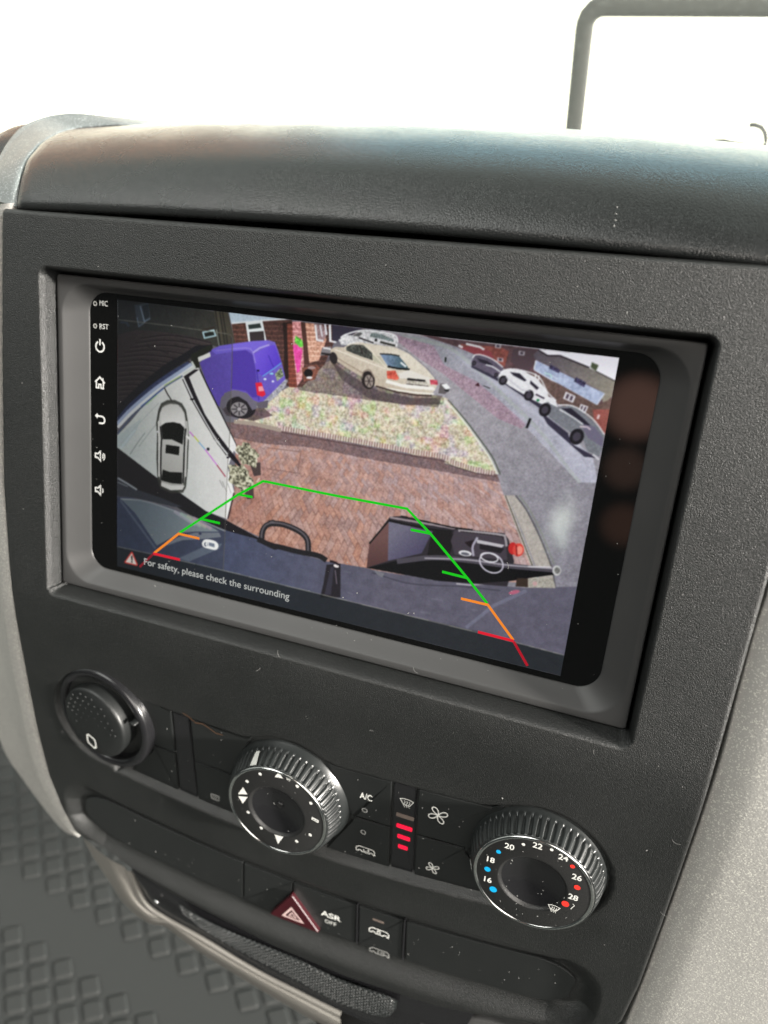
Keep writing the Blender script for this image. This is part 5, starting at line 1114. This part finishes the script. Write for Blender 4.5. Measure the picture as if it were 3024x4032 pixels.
# the cap is hinged and stands out at a slant
TC_ = math.radians(9)
OCp = np.array([-.1042, -.1345, .0098])
def LC(P): P = np.asarray(P, float); return OCp+P[..., :1]*exc+P[..., 1:2]*eyk+P[..., 2:3]*ezc
rc_ = [(.0178, -.009), (.0187, -.0016), (.0184, -.0006), (.0176, 0), (.012, .0005), (.006, .0007), (.0, .0008)]
V = np.concatenate([LC(np.stack([r_*np.cos(th2), r_*np.sin(th2), z_+0*th2], -1)) for r_, z_ in rc_]); cp = part('cap', V, grid_faces(len(rc_), 160, True), M['button'], lg)
def onC(u, v):
    d = RC.T @ np.array([(u-1512)/FOC, (v-2016)/FOC, 1]); k = ((OCp-CAM)@ezc)/(d@ezc); p = CAM+d*k-OCp; return np.array([p@exc, p@eyk])
LQ = lambda x, y: onC(150+x*.4219, 2550+y*.4219)
dots = [(330, 435), (400, 428), (313, 472), (374, 467), (450, 457), (294, 515), (350, 505), (423, 494), (505, 482), (285, 548), (337, 545), (402, 532), (477, 522), (325, 580), (380, 575), (452, 562), (531, 548), (366, 615), (430, 604), (505, 590), (593, 571), (412, 645), (482, 632), (564, 614), (460, 672), (538, 656), (624, 634), (515, 700), (598, 683), (571, 722), (657, 702), (633, 744), (694, 768), (683, 812), (724, 822), (366, 680)]
VF = []
for x, y in dots:
    c_ = LQ(x, y); n_ = 10; V = []
    for rr_, zz_ in ((.00062, 0), (.00045, .00032), (.0002, .00045)):
        V += [(c_[0]+rr_*math.cos(2*math.pi*k/n_), c_[1]+rr_*math.sin(2*math.pi*k/n_), .0004+zz_) for k in range(n_)]
    VF.append((np.array(V), [tuple(f) for f in grid_faces(3, n_, True)]+[tuple(range(2*n_, 3*n_))]))
V, F = join(*VF); part('raised_dots', LC(V), F, M['button'], cp)
ccan = LQ(515, 865); s = .00135
Pc = np.array([(-1.9, 1.9), (-1.0, 2.6), (1.6, 1.6), (1.9, .6), (1.9, -1.6), (.9, -2.5), (-1.7, -1.2), (-1.9, -.4)])
part('can_symbol', *(lambda V, F: (LC(V), F))(*ribbon(Pc*s+ccan, .0010, .0010, True)), M['white'], cp, smooth=False)
V, F = slab(circ(*LQ(840, 745), .0018, 20, .0009), -.002, -.006, .0004); part('hinge_lug', LC(V), F, M['button'], lg)

# ------------------------------------------------------------------ lower switch bank
sb = thing('switch_bank', 'lower row of flat black switches with a dark red hazard triangle', 'switches', (0, -.215, -.008))
hS = .0016
zsl = lambda x, y: zslot(x, y)+hS
st_ = lambda x: -201.6+.00080*x*x; sbm = lambda x: -226.8+.00072*x*x
def SS(P, h=hS): return [tuple(onS(u, v, 0, lambda x, y: zslot(x, y)+h)[:2]) for u, v in P]
def sw(name, xa, xb, label=None, m_=None, h=hS, rl=0, rr_=0):
    P = []
    fa = lambda x: st_(x); fb = lambda x: sbm(x)
    tl = np.linspace(0, 1, 60); tl = 1-(1-tl)**2 if rr_ else (tl**2 if rl else tl)
    for t in tl: x = xa[1]+(xb[1]-xa[1])*t; P.append([x, fb(x)])
    for t in tl[::-1]: x = xa[0]+(xb[0]-xa[0])*t; P.append([x, fa(x)])
    P = np.array(P)
    P = soften(P, .8)
    if rl or rr_:                                               # rounded outer end
        yc = (st_(P[:, 0])+sbm(P[:, 0]))/2; hy = (st_(P[:, 0])-sbm(P[:, 0]))/2
        e = np.clip((P[:, 0]-rr_[0])/rr_[1], 0, 1) if rr_ else np.clip((rl[0]-P[:, 0])/rl[1], 0, 1)
        k_e = np.sqrt(np.clip(1-e**2.2, .0, 1))
        P[:, 1] = yc+(P[:, 1]-yc)*np.maximum(k_e, .06)
    V, F = slab(P*mm, lambda x, y: zslot(x, y)+h, lambda x, y: zslot(x, y)-.002, .0005)
    return part(name, V, F, m_ or M['button'], sb, smooth=False, label=label)
q1 = sw('blank_switch', (-126, -127.5), (-32.4, -33.4), rl=(-104, 24)); q2 = sw('blank_switch', (-31.8, -32.8), (-5.6, -7), )
q3 = sw('traction_switch', (-5, -6.4), (27.3, 27.6)); q4 = sw('door_lock_switch', (28.7, 29.2), (50.3, 51.3)); q5 = sw('blank_switch', (51.7, 52.8), (127, 125.5), rr_=(108, 20))
for x0 in (28.0, 51.1):                                          # raised ribs beside the lock switch
    P = np.array([(x0, st_(x0)+1.2), (x0+.5, sbm(x0)-.4)]); V, F = slab(np.array([(P[0, 0]-.45, P[0, 1]), (P[0, 0]+.35, P[0, 1]), (P[1, 0]+.35, P[1, 1]), (P[1, 0]-.45, P[1, 1])])[::-1]*mm, lambda x, y: zslot(x, y)+hS+.0005, lambda x, y: zslot(x, y), .0002); part('divider_rib', V, F, M['gloss'], sb, smooth=False)
HR = lambda P: cr(1000, 3450, .4219, P)
T0 = np.array(SS(HR([(352, 165), (150, 345), (612, 525)]), .0034)); T0 = np.array([T0[0], T0[1], T0[2]])
Pt = soften(T0/mm, 1.2)*mm
V, F = slab(Pt, lambda x, y: zslot(x, y)+.0042, lambda x, y: zslot(x, y)+.0005, .0006); hz = part('hazard_switch', V, F, M['hazard'], sb, smooth=False, label='dark red triangular hazard switch')
fh = lambda x, y: zslot(x, y)+.0042+.00006
t1 = np.array(SS(HR([(350, 300), (275, 365), (452, 432)]), .0042)); cen = t1.mean(0)
part('triangle_symbol', *join(ribbon(t1, .00105, 0, True, fh), ribbon(cen+(t1-cen)*.38, .0006, 0, True, fh)), mat('hazard_print', (.55, .40, .38), .5), hz, smooth=False)
p0, p1, p2, p3 = [np.array(p) for p in SS(HR([(628, 358), (792, 392), (660, 398), (752, 425)]))]
fq = lambda x, y: zsl(x, y)+.00006
part('traction_lettering', *text('ASR', p0, ((p1-p0)[0]/2.15, 0), (0, .0033), 0, fq, bold=.025), w_, q3, smooth=False)
part('off_lettering', *text('OFF', p2-np.array([0, .0022]), ((p3-p2)[0]/2.0, 0), (0, .0024), 0, fq, bold=.0), w_, q3, smooth=False)
c_ = np.array(SS(HR([(1165, 530)]))[0])
lock = lambda dx, sc=1: ([(dx-.7*sc, .9), (dx+.7*sc, .9), (dx+.7*sc, -.2), (dx-.7*sc, -.2)], True)
van(c_, .00108, fq, q4, name='doors_lock_symbol', extra=[lock(.0), ([(-.4, .9), (-.4, 1.4), (.4, 1.4), (.4, .9)], False)], w=.00050)
c_ = np.array(SS(HR([(1168, 715)]))[0]); van(c_, .00108, fq, q4, m_=M['greyp'], name='load_door_lock_symbol', extra=[lock(1.6), ([(-.4, 2), (-.4, -1)], False)], w=.00046)
c_ = np.array(SS(HR([(1160, 418)]))[0]); V, F = slab(rrect(c_[0]-.0028, c_[0]+.0028, c_[1]-.0006, c_[1]+.0006, .0003, 3, 3), lambda x, y: zsl(x, y)+.0001, lambda x, y: zsl(x, y)-.0003, .00005); part('indicator_lamp', V, F, M['ledoff'], q4, smooth=False)
V, F = slab(rrect(.0, .0, 0, 0, 0)+0 if False else (np.array([(-.1285, -.195), (-.120, -.185), (.118, -.189), (.131, -.197), (.131, -.214), (.118, -.222), (0, -.231), (-.118, -.222)])[::-1]), lambda x, y: zslot(x, y)-.0012, -.03, .0003); part('bank_housing', V, F, M['gap'], sb, smooth=False)

# ------------------------------------------------------------------ specks of dust and scratches
VF = []
def fleck(p, r_, nrm=(0, 0, 1)):
    a = rng.random()*6.28; n_ = 5; e = 1+rng.random()*1.6
    V = [(p[0]+r_*e*math.cos(a)*math.cos(t)-r_*math.sin(a)*math.sin(t), p[1]+r_*e*math.sin(a)*math.cos(t)+r_*math.cos(a)*math.sin(t), p[2]+.00012+.00005*rng.random()) for t in np.linspace(0, 2*math.pi, n_, endpoint=False)]
    return np.array(V+[(p[0], p[1], p[2]+r_*.6+.0001)]), [(i, (i+1) % n_, n_) for i in range(n_)]
for k in range(150):
    x, y = rng.uniform(-140, 150), rng.uniform(-245, 86)
    z, s_ = fz(np.array([x]), np.array([y]))
    if s_[0] < 2 or (-176 < y < -100 and rng.random() < .6): continue
    inr = rowsd(np.array([x]), np.array([y]))[0] < 1 or slotsd(np.array([x]), np.array([y]))[0] < 8
    if inr: continue
    VF.append(fleck((x*mm, y*mm, z[0]*mm), .00010+.00016*rng.random()**2))
for k in range(70):
    VF.append(fleck((rng.uniform(-.112, .112), rng.uniform(-.0600, .059), .0002), .00008+.00012*rng.random()**2))
for k in range(46):
    t = rng.random(); x = -.11+.22*rng.random(); y = -.0612-.0048*t; VF.append(fleck((x, y, .0008+.0040*t), .00010+.00016*rng.random()**2))
for b0, h_ in ((-.145, HB),):
    for k in range(60):
        x, y = rng.uniform(-.075, .080), rng.uniform(-.170, -.120)
        if min(math.hypot(x-a/1000, y-b/1000) for a, b in (K1, K2, LG)) < .031: continue
        VF.append(fleck((x, y, zrow(x, y)+h_), .00009+.00014*rng.random()**2))
for k in range(50):
    x = rng.uniform(-.11, .12); y = rng.uniform(sbm(x*1000)+2, st_(x*1000)-1)/1000; VF.append(fleck((x, y, zslot(x, y)+hS), .00009+.00012*rng.random()**2))
for k in range(60):
    a, r_ = rng.random()*6.28, .021*math.sqrt(rng.random()); O_x = O1 if k % 3 == 0 else O2
    p = O_x+np.array([r_*math.cos(a), r_*math.sin(a)*math.cos(TK), r_*math.sin(a)*math.sin(TK)]); VF.append(fleck(p, .00007+.0001*rng.random()))
for u, v, L_, b_ in [(1095, 2560, .0035, .5), (1025, 2628, .003, -.4), (1630, 2628, .003, .8), (2680, 3325, .0035, -.6), (2600, 3590, .003, .3), (2000, 2240, .0025, .4), (1470, 2880, .002, .9), (1040, 2940, .002, 1.2), (2340, 2950, .002, .2)]:
    p = onS(u, v, .0001); a0 = rng.random()*6.28; pts = [p[:2]]
    for t in range(7): a0 += b_*.35; pts.append(pts[-1]+np.array([math.cos(a0), math.sin(a0)])*L_/7)
    VF.append(ribbon(pts, .00012, .00018, False, zb))
V, F = join(*VF)
du = part('dust_specks', V, F, M['dust'], smooth=False); tag(du, 'tiny pale dust specks scattered over the console', 'dust', kind='stuff')
p0 = pad_hit(2120+.5425*0+2124*0+308, 818)[0] if False else None
sc_ = []
for u, v in [(2430, 818), (2431, 832), (2427, 845), (2424, 870), (2418, 892)]:
    q, i = pad_hit(u, v); sc_.append(fleck(q+np.array([0, .0001, .0003]), .00022))
V, F = join(*sc_); so = part('scuff_mark', V, F, M['dust'], smooth=False); tag(so, 'short dotted white scuff on the front of the dashboard pad', 'scuff')
# peeling film edge above the heated rear window switch
P = SR([(720, 2806), (745, 2822), (770, 2845), (800, 2850), (825, 2866), (850, 2886), (878, 2894)], .002); V, F = ribbon(P, .0005, 0, False, lambda x, y: zrow(x, y)+.0022); part('peeling_edge', V, F, M['foil'], b3, smooth=False)
